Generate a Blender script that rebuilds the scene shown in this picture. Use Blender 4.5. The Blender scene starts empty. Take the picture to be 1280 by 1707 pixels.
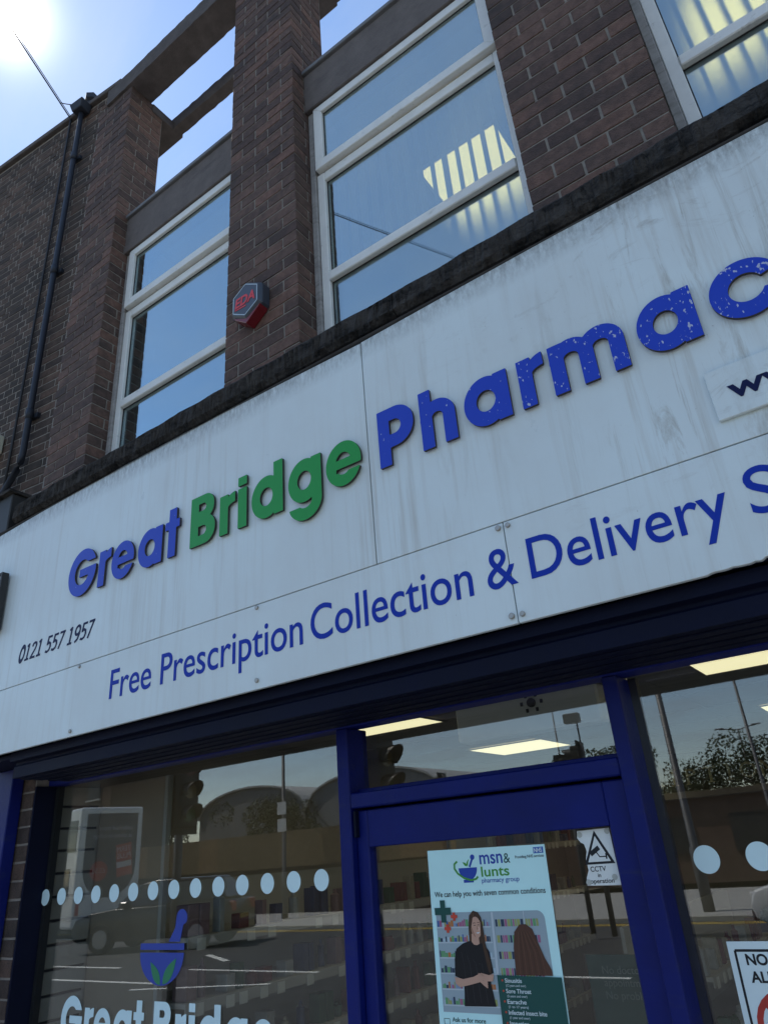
import bpy, bmesh, math, random
import numpy as np
from mathutils import Matrix, Vector
R = math.radians
random.seed(7)
SC = bpy.context.scene
COL = SC.collection

# ------------------------------------------------------------------ camera, sky, sun, exposure
H = 1.8                                    # eye height; facade heights below are given from eye level
cam = bpy.data.cameras.new('camera')
cam.sensor_fit = 'VERTICAL'; cam.sensor_height = 36.0; cam.sensor_width = 27.0
cam.lens = 24.95; cam.clip_start = 0.05; cam.clip_end = 2000
camo = bpy.data.objects.new('camera', cam); COL.objects.link(camo)
camo.matrix_world = Matrix(((0.8099323, 0.30748126, 0.49946466, 0.0),
                            (0.58197943, -0.31551737, -0.74949899, 0.0),
                            (-0.07286712, 0.8977216, -0.43449548, H),
                            (0, 0, 0, 1)))
SC.camera = camo

SUN = Vector((-0.535, 0.163, 0.829)).normalized()
w = bpy.data.worlds.new('World'); SC.world = w; w.use_nodes = True
nt = w.node_tree; nt.nodes.clear()
def N(tree, kind, **kw):
    n = tree.nodes.new(kind)
    for k, v in kw.items(): setattr(n, k, v)
    return n
out = N(nt, 'ShaderNodeOutputWorld'); bg = N(nt, 'ShaderNodeBackground')
sky = N(nt, 'ShaderNodeTexSky', sky_type='NISHITA')
sky.sun_disc = False; sky.sun_elevation = math.asin(SUN.z); sky.sun_rotation = math.atan2(SUN.x, SUN.y) % (2 * math.pi)
sky.air_density = 1.0; sky.dust_density = 0.02; sky.ozone_density = 1.0; sky.altitude = 100
tc = N(nt, 'ShaderNodeTexCoord')
# thin high cloud: noise on the cloud layer the view direction meets
sep = N(nt, 'ShaderNodeSeparateXYZ'); nt.links.new(tc.outputs['Generated'], sep.inputs[0])
zz = N(nt, 'ShaderNodeMath', operation='ADD'); nt.links.new(sep.outputs[2], zz.inputs[0]); zz.inputs[1].default_value = 0.12
zm = N(nt, 'ShaderNodeMath', operation='MAXIMUM'); nt.links.new(zz.outputs[0], zm.inputs[0]); zm.inputs[1].default_value = 0.05
dv = N(nt, 'ShaderNodeVectorMath', operation='DIVIDE')
cmb = N(nt, 'ShaderNodeCombineXYZ')
for i in range(3): nt.links.new(zm.outputs[0], cmb.inputs[i])
nt.links.new(tc.outputs['Generated'], dv.inputs[0]); nt.links.new(cmb.outputs[0], dv.inputs[1])
mp = N(nt, 'ShaderNodeMapping'); mp.inputs['Scale'].default_value = (0.9, 1.7, 1); mp.inputs['Rotation'].default_value = (0, 0, 0.5)
nt.links.new(dv.outputs[0], mp.inputs[0])
ns = N(nt, 'ShaderNodeTexNoise'); ns.inputs['Scale'].default_value = 1.3; ns.inputs['Detail'].default_value = 9; ns.inputs['Roughness'].default_value = 0.62
ns.inputs['Distortion'].default_value = 0.5
nt.links.new(mp.outputs[0], ns.inputs['Vector'])
cr = N(nt, 'ShaderNodeMapRange'); cr.inputs[1].default_value = 0.42; cr.inputs[2].default_value = 0.85; cr.inputs[3].default_value = 0.0; cr.inputs[4].default_value = 0.6
nt.links.new(ns.outputs[0], cr.inputs[0])
mixc = N(nt, 'ShaderNodeMix', data_type='RGBA'); nt.links.new(cr.outputs[0], mixc.inputs[0])
nt.links.new(sky.outputs[0], mixc.inputs[6]); mixc.inputs[7].default_value = (3.0, 3.25, 3.6, 1)
# the glow of thin cloud round the sun
dot = N(nt, 'ShaderNodeVectorMath', operation='DOT_PRODUCT'); nt.links.new(tc.outputs['Generated'], dot.inputs[0]); dot.inputs[1].default_value = SUN
mx = N(nt, 'ShaderNodeMath', operation='MAXIMUM'); nt.links.new(dot.outputs['Value'], mx.inputs[0]); mx.inputs[1].default_value = 0
def powr(e, s):
    p = N(nt, 'ShaderNodeMath', operation='POWER'); nt.links.new(mx.outputs[0], p.inputs[0]); p.inputs[1].default_value = e
    m = N(nt, 'ShaderNodeMath', operation='MULTIPLY'); nt.links.new(p.outputs[0], m.inputs[0]); m.inputs[1].default_value = s
    return m
a1, a2, a3 = powr(9000, 140), powr(1300, 6), powr(60, .7)
s1 = N(nt, 'ShaderNodeMath', operation='ADD'); nt.links.new(a1.outputs[0], s1.inputs[0]); nt.links.new(a2.outputs[0], s1.inputs[1])
s2 = N(nt, 'ShaderNodeMath', operation='ADD'); nt.links.new(s1.outputs[0], s2.inputs[0]); nt.links.new(a3.outputs[0], s2.inputs[1])
gl = N(nt, 'ShaderNodeVectorMath', operation='SCALE'); gl.inputs[0].default_value = (1.0, 0.95, 0.88); nt.links.new(s2.outputs[0], gl.inputs['Scale'])
addg = N(nt, 'ShaderNodeVectorMath', operation='ADD'); nt.links.new(mixc.outputs[2], addg.inputs[0]); nt.links.new(gl.outputs[0], addg.inputs[1])
nt.links.new(addg.outputs[0], bg.inputs[0]); bg.inputs[1].default_value = 0.14
nt.links.new(bg.outputs[0], out.inputs[0])

sl = bpy.data.lights.new('sun', 'SUN'); sl.energy = 3.8; sl.angle = R(0.53); sl.color = (1.0, 0.95, 0.86)
so = bpy.data.objects.new('sun', sl); COL.objects.link(so)
so.rotation_euler = SUN.to_track_quat('Z', 'Y').to_euler(); so.location = (-30, 9, 46)

SC.view_settings.view_transform = 'Standard'; SC.view_settings.look = 'None'
SC.view_settings.exposure = 0.75; SC.view_settings.gamma = 1.0; SC.view_settings.use_curve_mapping = False
SC.render.engine = 'CYCLES'
SC.cycles.max_bounces = 10; SC.cycles.transparent_max_bounces = 24; SC.cycles.glossy_bounces = 6

# ------------------------------------------------------------------ materials
MATS = {}
def mat(name, color, rough=0.6, spec=0.5, metal=0.0, var=0.0, vscale=8.0, bump=0.0, bscale=60.0, emit=None, estr=0.0,
        rnd=None, dirt=None, coat=0.0):
    """Principled material; var = noise variation of the base colour; rnd = 'object' or 'island' brightness scatter."""
    if name in MATS: return MATS[name]
    m = bpy.data.materials.new(name); m.use_nodes = True; t = m.node_tree
    b = t.nodes['Principled BSDF']
    b.inputs['Roughness'].default_value = rough; b.inputs['Metallic'].default_value = metal
    b.inputs['Specular IOR Level'].default_value = spec; b.inputs['Coat Weight'].default_value = coat
    co = N(t, 'ShaderNodeTexCoord'); vec = co.outputs['Object']
    if rnd: vec = N(t, 'ShaderNodeNewGeometry').outputs['Position']      # shared meshes: texture by place
    colr = N(t, 'ShaderNodeRGB'); colr.outputs[0].default_value = (*color, 1); cur = colr.outputs[0]
    if rnd:
        if rnd == 'object':
            oi = N(t, 'ShaderNodeObjectInfo'); rv = oi.outputs['Random']
        else:
            ge = N(t, 'ShaderNodeNewGeometry'); rv = ge.outputs['Random Per Island']
        rp = N(t, 'ShaderNodeValToRGB'); t.links.new(rv, rp.inputs[0])
        rp.color_ramp.elements[0].color = (0.62, 0.62, 0.66, 1); rp.color_ramp.elements[1].color = (1.32, 1.14, 1.06, 1)
        e = rp.color_ramp.elements.new(0.5); e.color = (0.95, 0.93, 0.92, 1)
        mm = N(t, 'ShaderNodeMix', data_type='RGBA', blend_type='MULTIPLY'); mm.inputs[0].default_value = 1
        t.links.new(cur, mm.inputs[6]); t.links.new(rp.outputs[0], mm.inputs[7]); cur = mm.outputs[2]
    if var:
        n = N(t, 'ShaderNodeTexNoise'); n.inputs['Scale'].default_value = vscale; n.inputs['Detail'].default_value = 8; n.inputs['Roughness'].default_value = 0.65
        t.links.new(vec, n.inputs['Vector'])
        mr = N(t, 'ShaderNodeMapRange'); mr.inputs[1].default_value = 0.25; mr.inputs[2].default_value = 0.75
        mr.inputs[3].default_value = 1 - var; mr.inputs[4].default_value = 1 + var
        t.links.new(n.outputs[0], mr.inputs[0])
        sc = N(t, 'ShaderNodeVectorMath', operation='SCALE'); t.links.new(cur, sc.inputs[0]); t.links.new(mr.outputs[0], sc.inputs['Scale']); cur = sc.outputs[0]
        rr = N(t, 'ShaderNodeMapRange'); rr.inputs[3].default_value = max(rough - 0.08, 0.02); rr.inputs[4].default_value = min(rough + 0.12, 1)
        t.links.new(n.outputs[0], rr.inputs[0]); t.links.new(rr.outputs[0], b.inputs['Roughness'])
    if dirt:                                # (colour, scale vector, lo, hi): stains with their own shape
        dcol, dsc, lo, hi = dirt
        mpn = N(t, 'ShaderNodeMapping'); mpn.inputs['Scale'].default_value = dsc; t.links.new(vec, mpn.inputs[0])
        n2 = N(t, 'ShaderNodeTexNoise'); n2.inputs['Scale'].default_value = 1; n2.inputs['Detail'].default_value = 7; n2.inputs['Roughness'].default_value = 0.7
        t.links.new(mpn.outputs[0], n2.inputs['Vector'])
        m2 = N(t, 'ShaderNodeMapRange'); m2.inputs[1].default_value = lo; m2.inputs[2].default_value = hi; t.links.new(n2.outputs[0], m2.inputs[0])
        mx2 = N(t, 'ShaderNodeMix', data_type='RGBA'); t.links.new(m2.outputs[0], mx2.inputs[0]); t.links.new(cur, mx2.inputs[6]); mx2.inputs[7].default_value = (*dcol, 1)
        cur = mx2.outputs[2]
    t.links.new(cur, b.inputs['Base Color'])
    if bump:
        nb = N(t, 'ShaderNodeTexNoise'); nb.inputs['Scale'].default_value = bscale; nb.inputs['Detail'].default_value = 6
        t.links.new(vec, nb.inputs['Vector'])
        bp = N(t, 'ShaderNodeBump'); bp.inputs['Strength'].default_value = bump; bp.inputs['Distance'].default_value = 0.01
        t.links.new(nb.outputs[0], bp.inputs['Height']); t.links.new(bp.outputs[0], b.inputs['Normal'])
    if emit:
        b.inputs['Emission Color'].default_value = (*emit, 1); b.inputs['Emission Strength'].default_value = estr
    MATS[name] = m
    return m

def glass_mat(name, tint=(0.9, 0.93, 0.93), f0=0.045, blur=0.0, wave=0.0, dirt=0.0, rtint=(1, 1, 1)):
    """Pane: mirror reflection by the angle of view (Schlick), the rest passes through (blur = obscured glass)."""
    if name in MATS: return MATS[name]
    m = bpy.data.materials.new(name); m.use_nodes = True; t = m.node_tree; t.nodes.clear()
    o = N(t, 'ShaderNodeOutputMaterial'); mixs = N(t, 'ShaderNodeMixShader'); g = N(t, 'ShaderNodeBsdfGlossy'); g.inputs['Roughness'].default_value = 0.0; g.inputs['Color'].default_value = (*rtint, 1)
    if blur:
        tr = N(t, 'ShaderNodeBsdfRefraction'); tr.inputs['IOR'].default_value = 1.12; tr.inputs['Roughness'].default_value = blur
    else:
        tr = N(t, 'ShaderNodeBsdfTransparent')
    tr.inputs['Color'].default_value = (*tint, 1)
    ge = N(t, 'ShaderNodeNewGeometry')
    d = N(t, 'ShaderNodeVectorMath', operation='DOT_PRODUCT'); t.links.new(ge.outputs['Normal'], d.inputs[0]); t.links.new(ge.outputs['Incoming'], d.inputs[1])
    ab = N(t, 'ShaderNodeMath', operation='ABSOLUTE'); t.links.new(d.outputs['Value'], ab.inputs[0])
    om = N(t, 'ShaderNodeMath', operation='SUBTRACT'); om.inputs[0].default_value = 1; t.links.new(ab.outputs[0], om.inputs[1])
    pw = N(t, 'ShaderNodeMath', operation='POWER'); t.links.new(om.outputs[0], pw.inputs[0]); pw.inputs[1].default_value = 5
    ma = N(t, 'ShaderNodeMath', operation='MULTIPLY_ADD'); t.links.new(pw.outputs[0], ma.inputs[0]); ma.inputs[1].default_value = 1 - f0; ma.inputs[2].default_value = f0
    if wave:
        co = N(t, 'ShaderNodeTexCoord'); nb = N(t, 'ShaderNodeTexNoise'); nb.inputs['Scale'].default_value = 1.6; nb.inputs['Detail'].default_value = 1
        t.links.new(co.outputs['Object'], nb.inputs['Vector'])
        bp = N(t, 'ShaderNodeBump'); bp.inputs['Strength'].default_value = wave; bp.inputs['Distance'].default_value = 0.02
        t.links.new(nb.outputs[0], bp.inputs['Height']); t.links.new(bp.outputs[0], g.inputs['Normal'])
    t.links.new(ma.outputs[0], mixs.inputs[0]); t.links.new(tr.outputs[0], mixs.inputs[1]); t.links.new(g.outputs[0], mixs.inputs[2])
    last = mixs.outputs[0]
    if dirt:                                # thin film of dust
        co = N(t, 'ShaderNodeTexCoord'); nd = N(t, 'ShaderNodeTexNoise'); nd.inputs['Scale'].default_value = 5; nd.inputs['Detail'].default_value = 7
        mpn = N(t, 'ShaderNodeMapping'); mpn.inputs['Scale'].default_value = (3, 1, .5); t.links.new(co.outputs['Object'], mpn.inputs[0]); t.links.new(mpn.outputs[0], nd.inputs['Vector'])
        mr = N(t, 'ShaderNodeMapRange'); mr.inputs[1].default_value = .35; mr.inputs[2].default_value = .8; mr.inputs[3].default_value = dirt * .3; mr.inputs[4].default_value = dirt
        t.links.new(nd.outputs[0], mr.inputs[0])
        df = N(t, 'ShaderNodeBsdfDiffuse'); df.inputs[0].default_value = (.5, .48, .44, 1)
        m3 = N(t, 'ShaderNodeMixShader'); t.links.new(mr.outputs[0], m3.inputs[0]); t.links.new(last, m3.inputs[1]); t.links.new(df.outputs[0], m3.inputs[2]); last = m3.outputs[0]
    t.links.new(last, o.inputs[0])
    MATS[name] = m
    return m

# ------------------------------------------------------------------ mesh helpers
def link(name, mesh, m=None, parent=None, local=False):
    o = bpy.data.objects.new(name, mesh); COL.objects.link(o)
    if m is not None and mesh is not None and not mesh.materials: mesh.materials.append(m)
    if parent is not None:
        o.parent = parent
        if not local: o.matrix_parent_inverse = Matrix.Translation(-WL.get(parent.name, Vector((0, 0, 0))))
    return o
WL = {}
def tag(o, label=None, cat=None, group=None, kind=None):
    if label: o['label'] = label
    if cat: o['category'] = cat
    if group: o['group'] = group
    if kind: o['kind'] = kind
    return o
def empty(name, loc=(0, 0, 0), rz=0.0, label=None, cat=None, group=None):
    o = bpy.data.objects.new(name, None); COL.objects.link(o); o.location = loc; o.rotation_euler = (0, 0, rz); o.empty_display_size = .1; WL[o.name] = Vector(loc)
    return tag(o, label, cat, group)

class MB:
    def __init__(s, zo=0.0): s.v = []; s.f = []; s.zo = zo
    def add(s, vs, fs):
        n = len(s.v); s.v += [(x, y, z + s.zo) for x, y, z in vs]; s.f += [tuple(n + i for i in f) for f in fs]; return s
    def box(s, x0, x1, y0, y1, z0, z1):
        return s.add([(x0, y0, z0), (x1, y0, z0), (x1, y1, z0), (x0, y1, z0), (x0, y0, z1), (x1, y0, z1), (x1, y1, z1), (x0, y1, z1)],
                     [(0, 3, 2, 1), (4, 5, 6, 7), (0, 1, 5, 4), (1, 2, 6, 5), (2, 3, 7, 6), (3, 0, 4, 7)])
    def prism_y(s, pts, y0, y1):           # polygon in XZ (counter-clockwise seen from the street), extruded in Y
        n = len(pts); a = [(x, y0, z) for x, z in pts] + [(x, y1, z) for x, z in pts]
        f = [tuple(range(n)), tuple(range(2 * n - 1, n - 1, -1))] + [(i, i + n, (i + 1) % n + n, (i + 1) % n) for i in range(n)]
        return s.add(a, f)
    def prism_x(s, pts, x0, x1):           # polygon in YZ extruded in X
        n = len(pts); a = [(x0, y, z) for y, z in pts] + [(x1, y, z) for y, z in pts]
        f = [tuple(range(n - 1, -1, -1)), tuple(range(n, 2 * n))] + [(i, (i + 1) % n, (i + 1) % n + n, i + n) for i in range(n)]
        return s.add(a, f)
    def tube(s, pts, r, n=8, caps=True):
        pts = [Vector(p) for p in pts]; base = len(s.v); rings = []
        rad = r if isinstance(r, (list, tuple)) else [r] * len(pts)
        for i, p in enumerate(pts):
            d = (pts[min(i + 1, len(pts) - 1)] - pts[max(i - 1, 0)]).normalized()
            u = d.cross(Vector((0, 0, 1)) if abs(d.z) < .9 else Vector((1, 0, 0))).normalized(); v = d.cross(u)
            rings.append([p + (u * math.cos(2 * math.pi * k / n) + v * math.sin(2 * math.pi * k / n)) * rad[i] for k in range(n)])
        vs = [tuple(q) for rg in rings for q in rg]; fs = []
        for i in range(len(pts) - 1):
            for k in range(n): fs.append((i * n + k, i * n + (k + 1) % n, (i + 1) * n + (k + 1) % n, (i + 1) * n + k))
        if caps: fs += [tuple(range(n - 1, -1, -1)), tuple(range((len(pts) - 1) * n, len(pts) * n))]
        return s.add(vs, fs)
    def mesh(s, name, bevel=0.0, smooth=False, seg=1):
        me = bpy.data.meshes.new(name); me.from_pydata(s.v, [], s.f)
        bm = bmesh.new(); bm.from_mesh(me)
        bmesh.ops.recalc_face_normals(bm, faces=bm.faces)
        if bevel: bmesh.ops.bevel(bm, geom=bm.edges[:], offset=bevel, segments=seg, affect='EDGES', profile=.5, clamp_overlap=True)
        bm.to_mesh(me); bm.free()
        if smooth:
            for p in me.polygons: p.use_smooth = True
        return me
    def build(s, name, m, parent=None, bevel=0.0, smooth=False, seg=1, local=False):
        return link(name, s.mesh(name, bevel, smooth, seg), m, parent, local)

def box(name, m, parent, x0, x1, y0, y1, z0, z1, bevel=0.0, zo=H, local=False, seg=1):
    return MB(zo).box(x0, x1, y0, y1, z0, z1).build(name, m, parent, bevel, seg=seg, local=local)
def ring_pts(cx, cz, rx, rz, n=40, a0=0.0, a1=2 * math.pi):
    return [(cx + rx * math.cos(a0 + (a1 - a0) * i / n), cz + rz * math.sin(a0 + (a1 - a0) * i / n)) for i in range(n + (0 if abs(a1 - a0 - 2 * math.pi) < 1e-6 else 1))]
def flat(name, m, parent, pts, y, th=0.0006, zo=H):
    """a thin printed or cut sheet facing the street; pts in XZ"""
    return MB(zo).prism_y(pts, y, y + th).build(name, m, parent)
def rect(x0, x1, z0, z1): return [(x0, z0), (x1, z0), (x1, z1), (x0, z1)]
def stroke(pts, wd):
    """outline of a polyline of width wd"""
    L, Rr = [], []
    for i, p in enumerate(pts):
        a = pts[max(i - 1, 0)]; b = pts[min(i + 1, len(pts) - 1)]
        dx, dz = b[0] - a[0], b[1] - a[1]; l = math.hypot(dx, dz) or 1
        L.append((p[0] - dz / l * wd / 2, p[1] + dx / l * wd / 2)); Rr.append((p[0] + dz / l * wd / 2, p[1] - dx / l * wd / 2))
    return L + Rr[::-1]

# text in the built-in font, fitted to x0..x1 on a baseline with a cap height
_cap = [None]
def text_raw(body, offset=0.0, extrude=0.0):
    c = bpy.data.curves.new('t', 'FONT'); c.body = body; c.size = 1; c.offset = offset; c.extrude = extrude; c.resolution_u = 6
    o = bpy.data.objects.new('t', c); COL.objects.link(o)
    dg = bpy.context.evaluated_depsgraph_get(); me = bpy.data.meshes.new_from_object(o.evaluated_get(dg))
    bpy.data.objects.remove(o); bpy.data.curves.remove(c); return me
def text(name, m, parent, body, x0, base, cap, y, x1=None, offset=0.0, th=0.0008, shear=0.0, zo=H, mirror=False, local=False, axis='-y', rot=0.0):
    if _cap[0] is None:
        t = text_raw('H'); _cap[0] = max(v.co.y for v in t.vertices) - min(v.co.y for v in t.vertices); bpy.data.meshes.remove(t)
    k = cap / _cap[0]
    me = text_raw(body, offset / 1.0, .5)
    xs = [v.co.x for v in me.vertices]; lo, hi = min(xs), max(xs)
    kx = k if x1 is None else (x1 - x0) / (hi - lo)
    for v in me.vertices:
        u = (v.co.x - lo) * kx + shear * v.co.y * k; h = v.co.y * k; d = v.co.z
        if rot: u, h = u * math.cos(rot) - h * math.sin(rot), u * math.sin(rot) + h * math.cos(rot)
        if axis == '-y': v.co = (x0 + u, y - d * th, base + h + zo)
        else: v.co = (y + d * th, x0 + u, base + h + zo)       # '+x': read from +X, runs along +Y
    me.name = name; me.materials.clear()
    return link(name, me, m, parent, local)

# sign letters: outlines traced from distance shapes, as cut sheets
def D_ell(X, Y, cx, cy, rx, ry):
    k = np.sqrt(((X - cx) / rx) ** 2 + ((Y - cy) / ry) ** 2); return (k - 1) * min(rx, ry)
def D_box(X, Y, x0, x1, y0, y1, r=0.0):
    cx, cy = (x0 + x1) / 2, (y0 + y1) / 2; qx = np.abs(X - cx) - (x1 - x0) / 2 + r; qy = np.abs(Y - cy) - (y1 - y0) / 2 + r
    return np.sqrt(np.maximum(qx, 0) ** 2 + np.maximum(qy, 0) ** 2) + np.minimum(np.maximum(qx, qy), 0) - r
def D_seg(X, Y, pts, hw):
    """thick polyline with flat-ish ends"""
    d = np.full(X.shape, 9.0)
    for (ax, ay), (bx, by) in zip(pts, pts[1:]):
        L = math.hypot(bx - ax, by - ay); ux, uy = (bx - ax) / L, (by - ay) / L
        px, py = X - ax, Y - ay; t = px * ux + py * uy; n = np.abs(-px * uy + py * ux)
        d = np.minimum(d, np.maximum(n - hw, np.maximum(-t, t - L)))
    for (bx, by) in pts[1:-1]: d = np.minimum(d, np.sqrt((X - bx) ** 2 + (Y - by) ** 2) - hw)
    return d
U = np.minimum; I = np.maximum
def glyph(ch, X, Y):
    S = .045; xh = .166; B = lambda *a: D_box(X, Y, *a); Ee = lambda *a: D_ell(X, Y, *a)
    bowl = lambda cx: I(Ee(cx, .083, .075, .086), -Ee(cx, .083, .032, .037))
    if ch == 'G':
        d = I(Ee(.102, .108, .102, .112), -Ee(.102, .108, .054, .060))
        d = I(d, -B(.102, .30, .122, .152)); d = U(d, I(B(.084, .30, .086, .123), Ee(.102, .108, .102, .112))); return d
    if ch == 'a': return U(bowl(.075), B(.108, .153, 0, xh))
    if ch == 'd': return U(bowl(.075), B(.112, .157, 0, .215))
    if ch == 'g':
        hook = I(I(Ee(.077, .0, .0765, .073), -Ee(.077, .0, .0315, .027)), Y - .0)
        hook = I(hook, -I(X - .077, -(Y + .018)))
        return U(U(bowl(.075), B(.1085, .1535, -.001, xh)), hook)
    if ch == 'e':
        d = I(Ee(.076, .083, .076, .086), -Ee(.076, .083, .034, .043)); d = U(d, I(B(.03, .2, .066, .100), Ee(.076, .083, .076, .086)))
        return I(d, -B(.045, .2, .050, .066))
    if ch == 'c':
        d = I(Ee(.085, .083, .085, .086), -Ee(.087, .083, .042, .042))
        return I(d, -I(np.abs(Y - .083) - .012 - .25 * (X - .1), -(X - .09)))
    if ch == 'r': return U(B(0, S, 0, xh), I(I(I(Ee(.088, .106, .066, .062), -Ee(.088, .106, .043, .018)), X - .083), -(Y - .1)))
    if ch == 't': return U(B(.022, .067, 0, .215), B(0, .087, .125, .161))
    if ch == 'i': return U(B(0, .046, 0, .165), B(0, .046, .178, .215))
    if ch == 'B':
        d = U(I(B(-.06, .133, .105, .215, .05), -(X)), I(B(-.06, .141, 0, .122, .058), -(X)))
        return I(I(d, -I(B(-.02, .088, .145, .178, .016), -(X - .046))), -I(B(-.02, .092, .040, .080, .02), -(X - .046)))
    if ch == 'P':
        d = U(B(0, .046, 0, .215), I(B(-.07, .141, .064, .215, .072), -X)); return I(d, -I(B(-.05, .092, .112, .166, .026), -(X - .046)))
    if ch in 'hm':
        def arch(x0, x1, s):
            cx = (x0 + x1) / 2; rx = (x1 - x0) / 2
            dd = I(I(Ee(cx, .104, rx, .064), -Ee(cx, .104, rx - s, .018)), -(Y - .104)); return U(dd, B(x1 - s, x1, 0, .105))
        if ch == 'h': return U(B(0, .044, 0, .215), arch(-.001, .127, .044))
        return U(U(B(0, .043, 0, xh), arch(-.001, .130, .043)), arch(.086, .217, .043))
    if ch == 'y':
        return U(D_seg(X, Y, [(.02, .175), (.083, .02)], .0235), I(D_seg(X, Y, [(.15, .19), (.045, -.075)], .0235), np.maximum(Y - xh, -(Y + .06)))) if False else \
            I(U(D_seg(X, Y, [(.018, .19), (.086, .01)], .0235), D_seg(X, Y, [(.155, .19), (.052, -.08)], .0235)), np.maximum(Y - xh, -(Y + .06)))
    hw = .0052                                # digits: narrow slab figures 0.077 high
    P = lambda *pts: D_seg(X, Y, pts, hw)
    if ch == '0': return np.abs(D_ell(X, Y, .022, .0385, .0185, .034)) - hw
    if ch == '1': return U(U(P((.022, 0), (.022, .077)), P((.008, .066), (.023, .074))), B(.006, .038, 0, .0095))
    if ch == '2':
        a = [(.006, .056), (.009, .068), (.020, .0725), (.033, .068), (.037, .056), (.032, .042), (.006, .006)]; return U(D_seg(X, Y, a, hw), B(.002, .042, 0, .010))
    if ch == '5':
        a = [(.011, .040), (.022, .046), (.034, .040), (.038, .026), (.033, .011), (.020, .005), (.004, .009)]
        return U(U(D_seg(X, Y, a, hw), P((.011, .036), (.012, .077))), B(.007, .040, .067, .077))
    if ch == '7': return U(P((.012, 0), (.038, .074)), B(.004, .0435, .067, .077))
    if ch == '9':
        return U(np.abs(D_ell(X, Y, .022, .053, .017, .019)) - hw, P((.039, .055), (.038, .034), (.030, .012), (.014, .003)))

def contours(ch, scale=1.0):
    h = .0022 if ch in 'GaBridgePhmcyet' else .0011
    x = np.arange(-.012, .235, h); y = np.arange(-.09, .232, h); X, Y = np.meshgrid(x, y); F = glyph(ch, X, Y)
    F = np.where(np.abs(F) < 1e-9, 1e-9, F); segs = {}
    ny, nx = F.shape
    def pt(i0, j0, i1, j1):
        a, b = F[i0, j0], F[i1, j1]; t = a / (a - b); return (i0, j0, i1, j1), (x[j0] + (x[j1] - x[j0]) * t, y[i0] + (y[i1] - y[i0]) * t)
    S = F < 0; code = S[:-1, :-1] * 1 + S[:-1, 1:] * 2 + S[1:, 1:] * 4 + S[1:, :-1] * 8
    pos = {}; nxt = {}
    tab = {1: [(3, 0)], 2: [(0, 1)], 3: [(3, 1)], 4: [(1, 2)], 5: [(3, 0), (1, 2)], 6: [(0, 2)], 7: [(3, 2)], 8: [(2, 3)], 9: [(2, 0)], 10: [(0, 1), (2, 3)], 11: [(2, 1)], 12: [(1, 3)], 13: [(1, 0)], 14: [(0, 3)]}
    for i, j in zip(*np.nonzero((code > 0) & (code < 15))):
        ed = [(i, j, i, j + 1), (i, j + 1, i + 1, j + 1), (i + 1, j, i + 1, j + 1), (i, j, i + 1, j)]
        for a, b in tab[int(code[i, j])]:
            ka, pa = pt(*ed[a]); kb, pb = pt(*ed[b]); pos[ka] = pa; pos[kb] = pb; nxt[ka] = kb
    loops = []
    while nxt:
        k0 = next(iter(nxt)); lp = [k0]; k = nxt.pop(k0)
        while k != k0 and k in nxt: lp.append(k); k = nxt.pop(k)
        P = [pos[q] for q in lp]
        out_ = []                                # drop points on straight runs
        for q in range(len(P)):
            a, b, c = P[q - 1], P[q], P[(q + 1) % len(P)]
            if abs((b[0] - a[0]) * (c[1] - b[1]) - (b[1] - a[1]) * (c[0] - b[0])) > 2e-8 or q % 9 == 0: out_.append(b)
        if len(out_) > 5: loops.append(out_)
    return loops
_GC = {}
def letter(name, ch, m, parent, x0, base, y0, y1, sx=1.0, sz=1.0, shear=0.0, bev=0.0, zo=H):
    if ch not in _GC: _GC[ch] = contours(ch)
    c = bpy.data.curves.new('g', 'CURVE'); c.dimensions = '2D'; c.fill_mode = 'BOTH'; c.extrude = .5; c.bevel_depth = 0
    for lp in _GC[ch]:
        sp = c.splines.new('POLY'); sp.points.add(len(lp) - 1); sp.use_cyclic_u = True
        for p, (u, v) in zip(sp.points, lp): p.co = (u * sx + shear * v * sz, v * sz, 0, 1)
    o = bpy.data.objects.new('g', c); COL.objects.link(o)
    me = bpy.data.meshes.new_from_object(o.evaluated_get(bpy.context.evaluated_depsgraph_get())); bpy.data.objects.remove(o); bpy.data.curves.remove(c)
    ym, th = (y0 + y1) / 2, y1 - y0
    for v in me.vertices: v.co = (x0 + v.co.x, ym - v.co.z * th, base + v.co.y + zo)
    me.name = name
    if th > .005:                            # cut edge of the raised letter is bare and dirty
        me.materials.append(m); me.materials.append(MATS['letter_edge'])
        for p in me.polygons: p.material_index = 0 if abs(p.normal.y) > .5 else 1
    return link(name, me, m, parent)

# ------------------------------------------------------------------ common materials
MB_BRICK = mat('brick_red_brown', (.125, .084, .070), .85, .3, var=.45, vscale=26, bump=.9, bscale=170, rnd='object', dirt=((.040, .036, .036), (2.6, 2.6, 5), .50, .78))
MB_BRICKS = mat('brick_red_brown_far', (.125, .084, .070), .85, .3, var=.45, vscale=26, bump=.9, bscale=170, rnd='island', dirt=((.040, .036, .036), (2.6, 2.6, 5), .50, .78))
M_MORTAR = mat('mortar_grey', (.23, .21, .185), .95, .2, var=.3, vscale=30, bump=.5, bscale=200)
M_NBRICK = mat('brick_sooty', (.088, .066, .055), .9, .3, var=.5, vscale=14, bump=.9, bscale=150, rnd='object', dirt=((.035, .032, .030), (1.6, 1.6, 2.4), .48, .72))
M_NBRICKS = mat('brick_sooty_far', (.088, .066, .055), .9, .3, var=.5, vscale=14, bump=.9, bscale=150, rnd='island', dirt=((.035, .032, .030), (1.6, 1.6, 2.4), .48, .72))
M_NMORTAR = mat('mortar_pale', (.24, .215, .19), .95, .2, var=.3, vscale=14, bump=.5, bscale=160)
M_CONC = mat('concrete_sooty', (.050, .045, .041), .95, .2, var=.6, vscale=13, bump=1.0, bscale=90, dirt=((.012, .012, .012), (9, 9, 26), .48, .64))
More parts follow.
